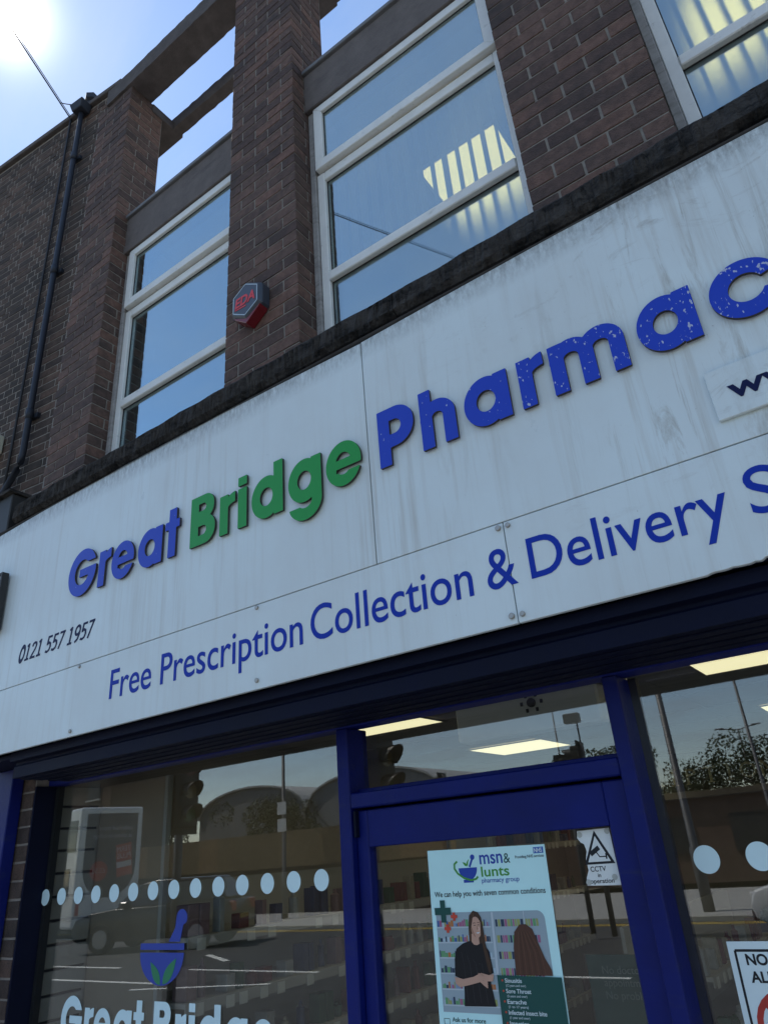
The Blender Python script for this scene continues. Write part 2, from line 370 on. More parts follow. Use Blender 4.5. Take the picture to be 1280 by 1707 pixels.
M_LINTEL = mat('render_grey', (.135, .118, .112), .9, .2, var=.22, vscale=9, bump=.35, bscale=150, dirt=((.05, .045, .045), (3, 3, 9), .55, .85))
M_FRAME = mat('window_frame_white', (.68, .69, .67), .45, .4, var=.10, vscale=7, dirt=((.22, .21, .18), (14, 14, 22), .60, .82))
M_SUBFRAME = mat('timber_grey', (.30, .29, .28), .7, .3, var=.25, vscale=12, dirt=((.14, .13, .12), (8, 8, 30), .5, .75))
M_SEAL = mat('gasket_black', (.02, .02, .02), .6)
G_UP = glass_mat('glass_upper', (.66, .72, .75), .38, wave=.02, rtint=(.80, .97, 1.0))
G_OBS = glass_mat('glass_obscured', (.70, .78, .82), .34, blur=.38, wave=.02, rtint=(.80, .97, 1.0))
G_SHOP = glass_mat('glass_shop', (.93, .95, .94), .088)
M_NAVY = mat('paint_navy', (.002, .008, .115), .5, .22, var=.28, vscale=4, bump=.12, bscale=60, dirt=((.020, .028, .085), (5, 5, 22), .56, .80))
M_NAVYD = mat('paint_navy_shaded', (.002, .004, .018), .6, .15, var=.25, vscale=6, bump=.1, bscale=80)  # darker navy: shade below the sign and on the reveal painted in
M_STEEL = mat('screw_steel', (.35, .33, .30), .4, .5, .9, var=.3, vscale=90)
M_LEAD = mat('lead_flashing', (.14, .145, .155), .6, .4, var=.25, vscale=6)

def sign_white(name, top, amount):
    """white sign sheet with soot under its top edge, run marks and speckle (stains of their own shape)"""
    m = bpy.data.materials.new(name); m.use_nodes = True; t = m.node_tree; b = t.nodes['Principled BSDF']
    b.inputs['Roughness'].default_value = .34; b.inputs['Specular IOR Level'].default_value = .45
    co = N(t, 'ShaderNodeTexCoord'); cur = None
    def noise(scale, detail=7, rough=.65, dist=0.0):
        mpn = N(t, 'ShaderNodeMapping'); mpn.inputs['Scale'].default_value = scale; t.links.new(co.outputs['Object'], mpn.inputs[0])
        n = N(t, 'ShaderNodeTexNoise'); n.inputs['Scale'].default_value = 1; n.inputs['Detail'].default_value = detail; n.inputs['Roughness'].default_value = rough
        n.inputs['Distortion'].default_value = dist; t.links.new(mpn.outputs[0], n.inputs['Vector']); return n.outputs[0]
    def rng(v, a, b_, c=0.0, d=1.0):
        r = N(t, 'ShaderNodeMapRange'); r.inputs[1].default_value = a; r.inputs[2].default_value = b_; r.inputs[3].default_value = c; r.inputs[4].default_value = d
        t.links.new(v, r.inputs[0]); return r.outputs[0]
    def mul(a, b_):
        q = N(t, 'ShaderNodeMath', operation='MULTIPLY'); t.links.new(a, q.inputs[0])
        if isinstance(b_, float): q.inputs[1].default_value = b_
        else: t.links.new(b_, q.inputs[1])
        return q.outputs[0]
    def mixin(cur, f, c):
        q = N(t, 'ShaderNodeMix', data_type='RGBA'); t.links.new(f, q.inputs[0]); t.links.new(cur, q.inputs[6]); q.inputs[7].default_value = (*c, 1); return q.outputs[2]
    rgb = N(t, 'ShaderNodeRGB'); rgb.outputs[0].default_value = (.62, .70, .71, 1); cur = rgb.outputs[0]
    sep = N(t, 'ShaderNodeSeparateXYZ'); t.links.new(co.outputs['Object'], sep.inputs[0])
    patch = rng(noise((1.7, 1, .5), 3, .5, .6), .37, .60)
    cur = mixin(cur, mul(rng(noise((2.2, 2, 1.6)), .35, .75), .5), (.50, .51, .49))             # broad grime
    cur = mixin(cur, mul(mul(rng(noise((34, 4, 1.3), 6, .6), .50, .78), patch), .8 * amount), (.40, .38, .33))   # run marks
    streak = mul(mul(rng(noise((11, 3, .9), 8, .75, 1.4), .54, .70), rng(sep.outputs[0], -1.5, -.2)), patch)
    cur = mixin(cur, mul(streak, 1.0 * amount), (.30, .28, .23))
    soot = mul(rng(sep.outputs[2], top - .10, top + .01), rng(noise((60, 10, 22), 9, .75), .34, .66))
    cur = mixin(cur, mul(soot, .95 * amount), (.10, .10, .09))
    spk = mul(rng(noise((95, 60, 60), 4, .6), .69, .74), rng(sep.outputs[0], -1.6, -.2))
    cur = mixin(cur, mul(spk, .75), (.16, .15, .13))
    swirl = mul(rng(noise((4.5, 3, 9), 9, .75, 2.5), .55, .75), rng(sep.outputs[2], top - .5, top - .05))
    cur = mixin(cur, mul(mul(swirl, rng(sep.outputs[0], -1.2, -.4)), .85), (.30, .29, .26))
    t.links.new(cur, b.inputs['Base Color'])
    t.links.new(rng(noise((6, 6, 3)), .3, .7, .27, .5), b.inputs['Roughness'])
    bp = N(t, 'ShaderNodeBump'); bp.inputs['Strength'].default_value = .12; bp.inputs['Distance'].default_value = .01
    t.links.new(noise((5, 5, 4), 2), bp.inputs['Height']); t.links.new(bp.outputs[0], b.inputs['Normal'])
    return m
def letter_mat(name, col, peel):
    """flat sign paint; peel = flakes that show the pale sheet below, more to the right of the sign"""
    m = bpy.data.materials.new(name); m.use_nodes = True; t = m.node_tree; b = t.nodes['Principled BSDF']
    b.inputs['Roughness'].default_value = .38; b.inputs['Specular IOR Level'].default_value = .3
    co = N(t, 'ShaderNodeTexCoord'); n = N(t, 'ShaderNodeTexNoise'); n.inputs['Detail'].default_value = 5; n.inputs['Scale'].default_value = 1
    mpn = N(t, 'ShaderNodeMapping'); mpn.inputs['Scale'].default_value = (105, 105, 60); t.links.new(co.outputs['Object'], mpn.inputs[0]); t.links.new(mpn.outputs[0], n.inputs['Vector'])
    sep = N(t, 'ShaderNodeSeparateXYZ'); t.links.new(co.outputs['Object'], sep.inputs[0])
    thr = N(t, 'ShaderNodeMapRange'); thr.inputs[1].default_value = -1.3; thr.inputs[2].default_value = .1; thr.inputs[3].default_value = .74; thr.inputs[4].default_value = .60
    t.links.new(sep.outputs[0], thr.inputs[0])
    nl = N(t, 'ShaderNodeTexNoise'); nl.inputs['Scale'].default_value = 16; t.links.new(co.outputs['Object'], nl.inputs['Vector'])
    ad = N(t, 'ShaderNodeMath', operation='MULTIPLY_ADD'); t.links.new(nl.outputs[0], ad.inputs[0]); ad.inputs[1].default_value = .42; t.links.new(n.outputs[0], ad.inputs[2])
    sb_ = N(t, 'ShaderNodeMath', operation='SUBTRACT'); t.links.new(ad.outputs[0], sb_.inputs[0]); sb_.inputs[1].default_value = .21
    gt = N(t, 'ShaderNodeMath', operation='SUBTRACT'); t.links.new(sb_.outputs[0], gt.inputs[0]); t.links.new(thr.outputs[0], gt.inputs[1])
    mr = N(t, 'ShaderNodeMapRange'); mr.inputs[1].default_value = 0; mr.inputs[2].default_value = .02; mr.inputs[4].default_value = peel; t.links.new(gt.outputs[0], mr.inputs[0])
    mx_ = N(t, 'ShaderNodeMix', data_type='RGBA'); t.links.new(mr.outputs[0], mx_.inputs[0]); mx_.inputs[6].default_value = (*col, 1); mx_.inputs[7].default_value = (.42, .46, .58, 1)
    t.links.new(mx_.outputs[2], b.inputs['Base Color'])
    return m
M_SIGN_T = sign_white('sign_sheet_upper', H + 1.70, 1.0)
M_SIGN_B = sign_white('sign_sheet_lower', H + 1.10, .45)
M_BLUE = letter_mat('letter_blue', (.010, .045, .44), .9)
M_GREEN = letter_mat('letter_green', (.012, .27, .045), 0.0)
M_VBLUE = mat('vinyl_blue', (.007, .034, .34), .5, .15)
M_VNAVY = mat('vinyl_navy', (.006, .010, .055), .5, .15)
M_EDGE = mat('letter_edge', (.035, .030, .028), .7)

# ------------------------------------------------------------------ the ground
M_PAVE = mat('paving_concrete', (.34, .335, .32), .85, .3, var=.2, vscale=3, bump=.2, bscale=40)
M_ROAD = mat('asphalt', (.060, .060, .061), .9, .3, var=.25, vscale=2, bump=.5, bscale=120)
M_KERB = mat('kerb_concrete', (.34, .33, .30), .85, .3, var=.2, vscale=6)
M_LINE = mat('road_paint_white', (.72, .72, .68), .7, .3, var=.2, vscale=10)
M_YLINE = mat('road_paint_yellow', (.62, .42, .06), .7, .3, var=.2, vscale=10)
g = MB().box(-400, 400, -400, 400, -.6, -.30).build('ground', mat('earth', (.16, .14, .10), .95, .2, var=.3, vscale=.5)); tag(g, kind='structure')
g = MB().box(-120, 80, -15.2, -2.6, -.30, -.10).build('road', M_ROAD); tag(g, kind='structure')
g = MB().box(-120, 80, -2.45, 2.2, -.30, -.012).build('pavement', M_MORTAR); tag(g, kind='structure'); pav = g
sl_me = MB().box(-.298, .298, -.298, .298, -.05, 0).mesh('paving_slab', .004); sl_me.materials.append(M_PAVE)
for i in range(24):
    for j in range(7):
        o = link('paving_slab', sl_me, None, pav); o.location = (-11.6 + i * .6 + (.3 if j % 2 else 0), -2.1 + j * .6, random.uniform(-.002, .002))
k = MB().box(-120, 80, -2.60, -2.45, -.30, .0).build('kerb', M_KERB, None, .012); tag(k, kind='structure')
g = MB().box(-120, 80, -24, -15.35, -.30, .0).build('far_pavement', M_PAVE); tag(g, kind='structure')
k = MB().box(-120, 80, -15.35, -15.2, -.30, .01).build('far_kerb', M_KERB, None, .012); tag(k, kind='structure')
def marking(x0, x1, y0, y1, m=M_LINE, rz=0.0):
    cx, cy = (x0 + x1) / 2, (y0 + y1) / 2
    o = MB().box(x0 - cx, x1 - cx, y0 - cy, y1 - cy, -.004, .004).build('road_marking', m); o.location = (cx, cy, -.098); o.rotation_euler.z = rz; tag(o, kind='structure')
for x in (-26, -20, -14, -8, -2, 4): marking(x, x + 3.6, -8.0, -7.88)
marking(-17.5, -13.2, -6.45, -6.33); marking(-13.2, -10.4, -6.3, -6.18, rz=-.35)
marking(-15.8, -14.0, -9.6, -9.45, rz=.5)
for y in (-14.75, -14.95): marking(-60, 40, y, y + .07, M_YLINE)
marking(-28, -22, -13.4, -13.28); marking(-24, -23.4, -12.9, -12.5)

# ------------------------------------------------------------------ the pharmacy building
BLD = empty('pharmacy_building', (-1.5, 2.3, 0), label='dark brick two storey building with white windows over the pharmacy shopfront', cat='building')
YF, YB = 2.12, 2.445
bm_list = []
for q in range(4):
    mbq = MB().box(-.5, .5, -.5, .5, -.5, .5); me = mbq.mesh('brick', .0)
    bm = bmesh.new(); bm.from_mesh(me)
    bmesh.ops.bevel(bm, geom=bm.edges[:], offset=.018, segments=1, affect='EDGES')
    for v in bm.verts: v.co += Vector((random.uniform(-.008, .008), random.uniform(-.008, .008), random.uniform(-.022, .022)))
    bm.to_mesh(me); bm.free(); bm_list.append(me)
def brick_meshes(m):
    r = []
    for me in bm_list:
        c = me.copy(); c.materials.clear(); c.materials.append(m); r.append(c)
    return r
BR1 = brick_meshes(MB_BRICK); BR2 = brick_meshes(M_NBRICK)
def bricks_to_stuff(name, lst, m, parent, local=False):
    """many far bricks joined in one mesh"""
    vs, fs = [], []
    src = bm_list[0]; sv = [v.co.copy() for v in src.vertices]; sf = [tuple(p.vertices) for p in src.polygons]
    for (c, s) in lst:
        n = len(vs); vs += [(c[0] + v.x * s[0], c[1] + v.y * s[1], c[2] + v.z * s[2]) for v in sv]; fs += [tuple(n + i for i in f) for f in sf]
    me = bpy.data.meshes.new(name); me.from_pydata(vs, [], fs); return tag(link(name, me, m, parent, local), kind='stuff')
def put_bricks(lst, meshes, parent, local=False):
    for (c, s) in lst:
        o = link('brick', random.choice(meshes), None, parent, local); o.location = c; o.scale = s
def pillar(x0, x1, zt, course, zref, parity, L, hd, zsplit, zb=2.10, side=True):
    """brick pier: quoins at the right corner, alternate header / stretcher courses; zsplit: higher ones joined"""
    J = .0100; near, far = [], []
    k0 = int(math.floor((zb - zref) / course))
    z = zref + k0 * course; k = k0
    while z < zt - .03:
        h = min(course, zt - z); par = (k + parity) % 2; dst = near if z < zsplit else far
        x = x1; first = True
        while x > x0 + .02:
            wd = hd if (first and par == 1) else L
            xl = max(x - wd, x0)
            lo_ = xl if xl <= x0 + 1e-6 else xl + J
            if x - lo_ > .02:
                dep = (L - J) if (first and par == 1 and side) else .1025
                jy = random.uniform(-.0013, .0013)
                dst.append((((x + lo_) / 2, YF + dep / 2 + jy, H + z + h / 2), (x - lo_, dep, h - J)))
            x = xl; first = False
        if side:
            y = YF + (L if par == 1 else .1025 + J)
            while y < YB - .02:
                ye = min(y + L, YB)
                dst.append(((x1 - .05 + random.uniform(-.0012, .0012), (y + ye - J) / 2, H + z + h / 2), (.10, ye - y - J, h - J))); y = ye
        z += course; k += 1
    core = box('brick_pillar', M_MORTAR, BLD, x0 + .004, x1 - .0038, YF + .0038, YB - .004, zb - .5, zt)
    put_bricks(near, BR1, core)
    if far: bricks_to_stuff('upper_bricks', far, MB_BRICKS, core)
    return core
pillar(-2.364, -1.83, 6.0, .0768, 2.389, 1, .219, .1065, 4.95)
pillar(-4.07, -3.61, 6.0, .0768, 2.389, 1, .225, .1125, 4.30)
pillar(-.572, 0.0, 4.17, .0787, 2.406, 0, .230, .1145, 4.2, side=False)
pillar(1.26, 1.85, 6.0, .0768, 2.389, 1, .219, .1065, 2.1)
# open frame on the roof: front and rear beams carried by the pillars
M_BEAM = mat('beam_concrete', (.10, .088, .084), .9, .2, var=.3, vscale=9, bump=.5, bscale=120)
def rough_box(name, m, parent, x0, x1, y0, y1, z0, z1, n=60, amp=.004, seed=1):
    rnd = random.Random(seed); vs, fs = [], []
    for i in range(n + 1):
        x = x0 + (x1 - x0) * i / n
        for (y, z) in ((y0, z0), (y1, z0), (y1, z1), (y0, z1)): vs.append((x, y + rnd.uniform(-amp, amp), z + H + rnd.uniform(-amp, amp)))
    for i in range(n):
        for q in range(4): a = i * 4 + q; b2 = i * 4 + (q + 1) % 4; fs.append((a, b2, b2 + 4, a + 4))
    fs += [(3, 2, 1, 0), tuple(n * 4 + q for q in range(4))]
    me = bpy.data.meshes.new(name); me.from_pydata(vs, [], fs); bm = bmesh.new(); bm.from_mesh(me); bmesh.ops.recalc_face_normals(bm, faces=bm.faces); bm.to_mesh(me); bm.free()
    return link(name, me, m, parent)
rough_box('roof_beam', M_BEAM, BLD, -3.93, 1.9, 2.10, 2.32, 6.0, 6.19, 120, .0025, 3)
rough_box('roof_beam', M_BEAM, BLD, -4.0, 1.9, 2.55, 2.64, 5.90, 6.04, 120, .003, 4)
for (a, b_) in ((-4.07, -3.61), (-2.364, -1.83), (1.26, 1.85)): box('pillar_cap', M_BEAM, BLD, a, b_ + .012, 2.33, 2.66, 5.90, 5.995, .006)
# lintels, sill, wall behind the sign
for (a, b_, dz) in ((-3.61, -2.364, 0), (-1.83, 1.26, .0)):
    MB(H).prism_x([(2.225, 4.155), (2.40, 4.155), (2.40, 4.50), (2.225, 4.50 + dz)], a, b_).build('lintel', M_LINTEL, BLD, .004)
    box('roof_edge', M_LEAD, BLD, a, b_, 2.205, 2.44, 4.503, 4.535, .004)
def sill_piece(x0, x1, seed):
    rnd = random.Random(seed); n = int((x1 - x0) / .009); vs, fs = [], []
    prof = [(2.30, 1.99), (1.965, 1.99), (1.945, 2.015), (1.945, 2.095), (1.962, 2.118), (2.10, 2.165), (2.30, 2.26)]
    j = [0.0] * len(prof)
    for i in range(n + 1):
        x = x0 + (x1 - x0) * i / n
        big = .004 * math.sin(x * 5.1 + 1) * math.sin(x * 1.7) + .003 * math.sin(x * 23 + seed)
        for q, (y, z) in enumerate(prof):
            amp = (.001, .003, .008, .012, .013, .004, .001)[q]; j[q] = .45 * j[q] + rnd.uniform(-amp, amp)
            vs.append((x, y + (j[q] if q in (1, 2, 3, 4) else 0) , z + H + j[q] + (big if q in (3, 4) else 0)))
    P = len(prof)
    for i in range(n):
        for q in range(P): a = i * P + q; b2 = i * P + (q + 1) % P; fs.append((a, a + P, b2 + P, b2))
    fs += [tuple(range(P)), tuple(n * P + q for q in range(P - 1, -1, -1))]
    me = bpy.data.meshes.new('sill'); me.from_pydata(vs, [], fs); bm = bmesh.new(); bm.from_mesh(me); bmesh.ops.recalc_face_normals(bm, faces=bm.faces); bm.to_mesh(me); bm.free()
    return link('sill', me, M_CONC, BLD)
sill_piece(-4.02, -1.172, 3); sill_piece(-1.168, .62, 8); sill_piece(.624, 1.9, 5)
box('wall_band', M_CONC, BLD, -4.0, 1.9, 2.13, 2.30, .55, 1.99)
# upper room behind the windows, with two lit ceiling panels
M_ROOM = mat('room_plaster', (.16, .16, .17), .9, .2, var=.05)
box('room_wall', M_ROOM, BLD, -3.75, 1.9, 5.6, 5.7, 2.05, 4.42); box('room_wall', M_ROOM, BLD, -3.75, -3.62, 2.46, 5.6, 2.05, 4.42); box('room_wall', M_ROOM, BLD, 1.9, 2.0, 2.46, 5.6, 2.05, 4.42)
box('room_floor', M_ROOM, BLD, -3.75, 2.0, 2.31, 5.7, 1.95, 2.05)
box('flat_roof', M_ROOM, BLD, -3.75, 2.0, 2.405, 5.7, 4.42, 4.50)
M_LAMP = mat('lamp_diffuser_cream', (.8, .75, .6), .6, emit=(1.0, .74, .22), estr=1.7)
for i, (x, wh) in enumerate(((-1.59, 'behind the window right of the alarm box'), (.25, 'behind the window in the top right corner'))):
    lp = empty('ceiling_light', (x + .3, 3.5, H + 4.4), label='lit square cream ceiling light upstairs ' + wh, cat='ceiling light', group='ceiling lights upstairs')
    box('diffuser', M_LAMP, lp, x, x + .6, 3.21, 3.81, 4.400, 4.412)
    fr = MB(H); fr.box(x - .02, x, 3.19, 3.83, 4.396, 4.418); fr.box(x + .6, x + .62, 3.19, 3.83, 4.396, 4.418); fr.box(x, x + .6, 3.19, 3.21, 4.396, 4.418); fr.box(x, x + .6, 3.81, 3.83, 4.396, 4.418)
    fr.build('frame', M_FRAME, lp)
box('room_wall', M_ROOM, BLD, -2.36, -1.835, 2.447, 2.56, 2.05, 4.38); box('room_wall', M_ROOM, BLD, -.566, -.006, 2.447, 2.56, 2.05, 4.38)

def upper_window(x0, x1, obscured):
    """frame of three lights: top-hung sash proud of the frame, main pane, low fixed pane"""
    wroot = box('window', M_SUBFRAME, BLD, x0 + .002, x0 + .038, 2.255, 2.33, 2.20, 4.154, .003)          # side packing piece
    lf, rf = x0 + .040, x1 - .012
    box('frame_post', M_FRAME, wroot, lf, lf + .052, 2.27, 2.33, 2.20, 3.60, .004); box('frame_post', M_FRAME, wroot, rf - .052, rf, 2.27, 2.33, 2.20, 3.60, .004)
    box('frame_rail', M_FRAME, wroot, lf + .052, rf - .052, 2.272, 2.33, 3.535, 3.60, .004)
    box('frame_rail', M_FRAME, wroot, lf + .053, rf - .053, 2.265, 2.33, 2.765, 2.825, .005)
    box('frame_rail', M_FRAME, wroot, lf + .052, rf - .052, 2.27, 2.33, 2.20, 2.30, .004)
    s0, s1, z0, z1, f = lf + .012, rf - .010, 3.612, 4.150, .062
    y0, y1 = 2.240, 2.283
    MB(H).prism_y([(s0, z0), (s0 + f, z0 + f), (s0 + f, z1 - f), (s0, z1)], y0, y1).build('sash_stile', M_FRAME, wroot, .003); MB(H).prism_y([(s1, z0), (s1, z1), (s1 - f, z1 - f), (s1 - f, z0 + f)], y0, y1).build('sash_stile', M_FRAME, wroot, .003)
    e = .0006
    MB(H).prism_y([(s0 + e, z0), (s1 - e, z0), (s1 - f - e, z0 + f), (s0 + f + e, z0 + f)], y0, y1).build('sash_rail', M_FRAME, wroot, .003); MB(H).prism_y([(s0 + e, z1), (s0 + f + e, z1 - f), (s1 - f - e, z1 - f), (s1 - e, z1)], y0, y1).build('sash_rail', M_FRAME, wroot, .003)
    return wroot, lf, rf, (s0 + f, s1 - f, z0 + f, z1 - f)
WINS = []
for (x0, x1, ob) in ((-3.61, -2.364, False), (-1.83, -.572, True), (0.0, 1.26, True)):
    wr, lf, rf, sg = upper_window(x0, x1, ob)
    box('frame_post', M_SUBFRAME, wr, lf, lf + .05, 2.285, 2.33, 3.603, 4.152, .002); box('frame_post', M_SUBFRAME, wr, rf - .05, rf, 2.285, 2.33, 3.603, 4.152, .002)
    box('pane', G_UP, wr, sg[0] - .004, sg[1] + .004, 2.262, 2.266, sg[2] - .004, sg[3] + .004)
    box('pane', G_OBS if x0 > -.5 else G_UP, wr, lf + .050, rf - .050, 2.296, 2.300, 2.822, 3.538)
    box('pane', G_OBS if ob else G_UP, wr, lf + .050, rf - .050, 2.296, 2.300, 2.298, 2.768)
    sb = MB(H)
    for (a, b_, c, d, y) in ((sg[0], sg[1], sg[2], sg[3], 2.2595), (lf + .052, rf - .052, 2.825, 3.535, 2.2925), (lf + .052, rf - .052, 2.30, 2.765, 2.2925)):
        t_ = .006
        sb.box(a, a + t_, y, y + .003, c, d); sb.box(b_ - t_, b_, y, y + .003, c, d); sb.box(a + t_, b_ - t_, y, y + .003, c, c + t_); sb.box(a + t_, b_ - t_, y, y + .003, d - t_, d)
    sb.build('gasket', M_SEAL, wr)
# vertical blinds behind the windows
mbl = bpy.data.materials.new('blind_fabric'); mbl.use_nodes = True; t = mbl.node_tree; t.nodes.clear()
o_ = N(t, 'ShaderNodeOutputMaterial'); ms = N(t, 'ShaderNodeMixShader'); df = N(t, 'ShaderNodeBsdfDiffuse'); tl_ = N(t, 'ShaderNodeBsdfTranslucent')
df.inputs[0].default_value = (.50, .50, .48, 1); tl_.inputs[0].default_value = (.5, .5, .46, 1); ms.inputs[0].default_value = .2
t.links.new(df.outputs[0], ms.inputs[1]); t.links.new(tl_.outputs[0], ms.inputs[2]); t.links.new(ms.outputs[0], o_.inputs[0])
sl2 = MB().box(-.0445, .0445, -.0006, .0006, -1.0, 0).mesh('slat'); sl2.materials.append(mbl)
for nm, (x0, x1) in (('of the window beside the alarm box, left of it', (-3.53, -2.44)), ('behind the window right of the alarm box', (-1.75, -.63)), ('behind the window at the top right corner', (.07, 1.2))):
    bl = empty('vertical_blind', ((x0 + x1) / 2, 2.42, H + 2.3), label='pale vertical slat blind ' + nm, cat='blind', group='blinds upstairs')
    box('head_rail', M_FRAME, bl, x0, x1, 2.40, 2.44, 3.86, 3.90, .003)
    n = int((x1 - x0) / .076)
    for i in range(n + 1):
        s_ = link('slat', sl2, None, bl); s_.location = (x0 + .02 + i * .076, 2.42, H + 3.855); s_.scale = (1, 1, 1.48); s_.rotation_euler.z = R(96 + random.uniform(-4, 4))

# ------------------------------------------------------------------ fascia sign
SG = empty('fascia_sign', (-1.2, 1.72, H + .52), label='long white shop sign with blue and green raised letters above the shopfront', cat='shop sign')
YS = 1.70
def sheet(name, top, bot, m):              # sheet with given top and bottom edges (lists of x, z), 14 mm thick
    return MB(H).prism_y(bot + top[::-1], YS, YS + .014).build(name, m, SG, .0012)
sheet('sign_panel', [(-3.69, 1.675), (-3.60, 1.690), (-3.2, 1.703), (-2.6, 1.712), (-2.1, 1.712), (-1.6, 1.700), (-1.178, 1.688)], [(-3.69, .8195), (-1.178, .8195)], M_SIGN_T)
sheet('sign_panel', [(-1.174, 1.690), (-.8, 1.698), (-.4, 1.704), (0, 1.700), (.5, 1.696), (1.9, 1.69)], [(-1.174, .8195), (1.9, .8195)], M_SIGN_T)
rb = random.Random(4)
chew = [(-.7355, .524)] + [(-.26, .524)] + [(-.25 + i * .012, .526 + (rb.uniform(.000, .008) if i % 3 else .001)) for i in range(44)] + [(.30, .524), (1.9, .524)]
sheet('sign_panel', [(-3.69, .8165), (-.7385, .8165)], [(-3.69, .524), (-.7385, .524)], M_SIGN_B)
sheet('sign_panel', [(-.7355, .8165), (1.9, .8165)], chew, M_SIGN_B)
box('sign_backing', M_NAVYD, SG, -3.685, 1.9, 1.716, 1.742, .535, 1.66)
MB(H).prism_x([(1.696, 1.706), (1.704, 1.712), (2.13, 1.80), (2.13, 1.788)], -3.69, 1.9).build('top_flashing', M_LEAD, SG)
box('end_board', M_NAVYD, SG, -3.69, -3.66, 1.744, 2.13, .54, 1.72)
# raised letters
base, y0, y1 = 1.132, 1.685, 1.695
for ch, x in zip('Great', (-2.872, -2.645, -2.553, -2.373, -2.203)): letter('letter', ch, M_BLUE, SG, x, base, y0, y1)
for ch, x in zip('Bridge', (-2.048, -1.881, -1.782, -1.710, -1.526, -1.350)): letter('letter', ch, M_GREEN, SG, x, base, y0, y1)
for ch, x in zip('Pharmacy', (-1.122, -.955, -.796, -.609, -.508, -.257, -.068, .095)): letter('letter', ch, M_BLUE, SG, x, base, y0, y1)
x = -3.232
for ch in '0121 557 1957':
    if ch == ' ': x += .0235; continue
    letter('number', ch, M_VNAVY, SG, x, .922, 1.6985, 1.6995, shear=.18, sx=.98); x += .0478
text('lettering', M_VBLUE, SG, 'Free Prescription', -2.502, .632, .114, 1.699, x1=-1.486, offset=.004)
text('lettering', M_VBLUE, SG, 'Collection', -1.452, .632, .114, 1.699, x1=-.854, offset=.004)
text('lettering', M_VBLUE, SG, '&', -.808, .632, .114, 1.699, x1=-.718, offset=.004)
text('lettering', M_VBLUE, SG, 'Delivery', -.679, .632, .114, 1.699, x1=-.171, offset=.004)
text('lettering', M_VBLUE, SG, 'S', -.128, .632, .114, 1.699, offset=.004)
scr = MB().tube([(0, -.006, 0), (0, .002, 0)], .0075, 10).mesh('screw', .0015); scr.materials.append(M_STEEL)
for (x, z) in ((-2.727, .806), (-2.741, .545), (-1.693, .806), (-1.691, .553), (-.752, .803), (-.722, .803), (-.752, .546), (-.721, .545), (.35, .80), (.35, .55)):
    s_ = link('screw', scr, None, SG); s_.location = (x, YS - .001, H + z); s_.scale = (random.uniform(.9, 1.2),) * 3
WP = empty('web_address_panel', (.3, 1.69, H + .88), label='small white panel with a navy w screwed low on the right of the sign', cat='sign panel')
MB(H).prism_y([(-.134, .884), (.9, .892), (.9, 1.036), (-.136, 1.024)], 1.688, 1.699).build('panel', M_SIGN_B, WP, .0015)
text('lettering', M_VNAVY, WP, 'www', -.095, .929, .054, 1.687, offset=.02, x1=.14)
# small hanging panel at the left end
HP = empty('bracket_sign', (-3.5, 1.6, H + 1.2), label='small grey panel with black edging at the far left of the white sign', cat='sign panel')
box('panel', mat('panel_grey', (.42, .42, .41), .5, var=.1), HP, -3.75, -3.44, 1.664, 1.680, 1.13, 1.41, .002)
fr = MB(H); fr.box(-3.44, -3.425, 1.655, 1.690, 1.12, 1.42); fr.box(-3.75, -3.44, 1.655, 1.690, 1.41, 1.42); fr.box(-3.75, -3.44, 1.655, 1.690, 1.12, 1.13); fr.build('edging', M_SEAL, HP)

# ------------------------------------------------------------------ shopfront
SF = empty('shopfront', (-1.1, 2.1, 0), label='blue painted shopfront with glass door and two large windows under the sign', cat='shopfront')
# shutter box and soffit below the sign
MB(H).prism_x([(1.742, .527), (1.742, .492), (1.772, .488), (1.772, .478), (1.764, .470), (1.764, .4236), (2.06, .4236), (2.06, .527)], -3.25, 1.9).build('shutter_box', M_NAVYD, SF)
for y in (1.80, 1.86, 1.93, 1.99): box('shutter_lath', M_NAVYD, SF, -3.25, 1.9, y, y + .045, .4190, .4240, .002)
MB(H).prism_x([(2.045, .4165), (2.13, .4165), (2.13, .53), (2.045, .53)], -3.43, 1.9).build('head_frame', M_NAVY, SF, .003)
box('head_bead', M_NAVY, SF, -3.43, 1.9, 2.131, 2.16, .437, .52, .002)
ZB = -1.8
def post(x0, x1, y0, y1, z0=ZB, z1=.4165, nm='post'): return box(nm, M_NAVY, SF, x0, x1, y0, y1, z0, z1, .004)
post(-1.652, -1.6015, 2.05, 2.17); post(-.665, -.6216, 2.05, 2.17)
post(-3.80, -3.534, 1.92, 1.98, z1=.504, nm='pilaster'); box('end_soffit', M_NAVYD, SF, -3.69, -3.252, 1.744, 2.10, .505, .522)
box('brick_return', M_NMORTAR, SF, -3.655, -3.4415, 1.9885, 2.12, ZB, .50); ret = SF.children[-1]
put = []; zz_ = -1.79; k_ = 0
while zz_ < .43:
    put.append(((-3.548 if k_ % 2 else -3.50, 2.035, H + zz_ + .0325), (.205 if k_ % 2 else .108, .10, .065))); zz_ += .0755; k_ += 1
put_bricks(put, BR2, ret)
box('reveal_board', M_NAVYD, SF, -3.4405, -3.428, 1.984, 2.12, ZB, .4160, .002)
box('stall_riser', M_NAVY, SF, -3.427, -1.652, 2.05, 2.14, -1.8, -1.35, .006); box('stall_riser', M_NAVY, SF, -.6216, 1.9, 2.05, 2.2, -1.8, -1.35, .006)
box('transom_bar', M_NAVY, SF, -1.6012, -.6653, 2.052, 2.16, .150, .198, .004); box('transom_bead', M_NAVY, SF, -1.60, -.666, 2.10, 2.13, .1985, .212, .002)
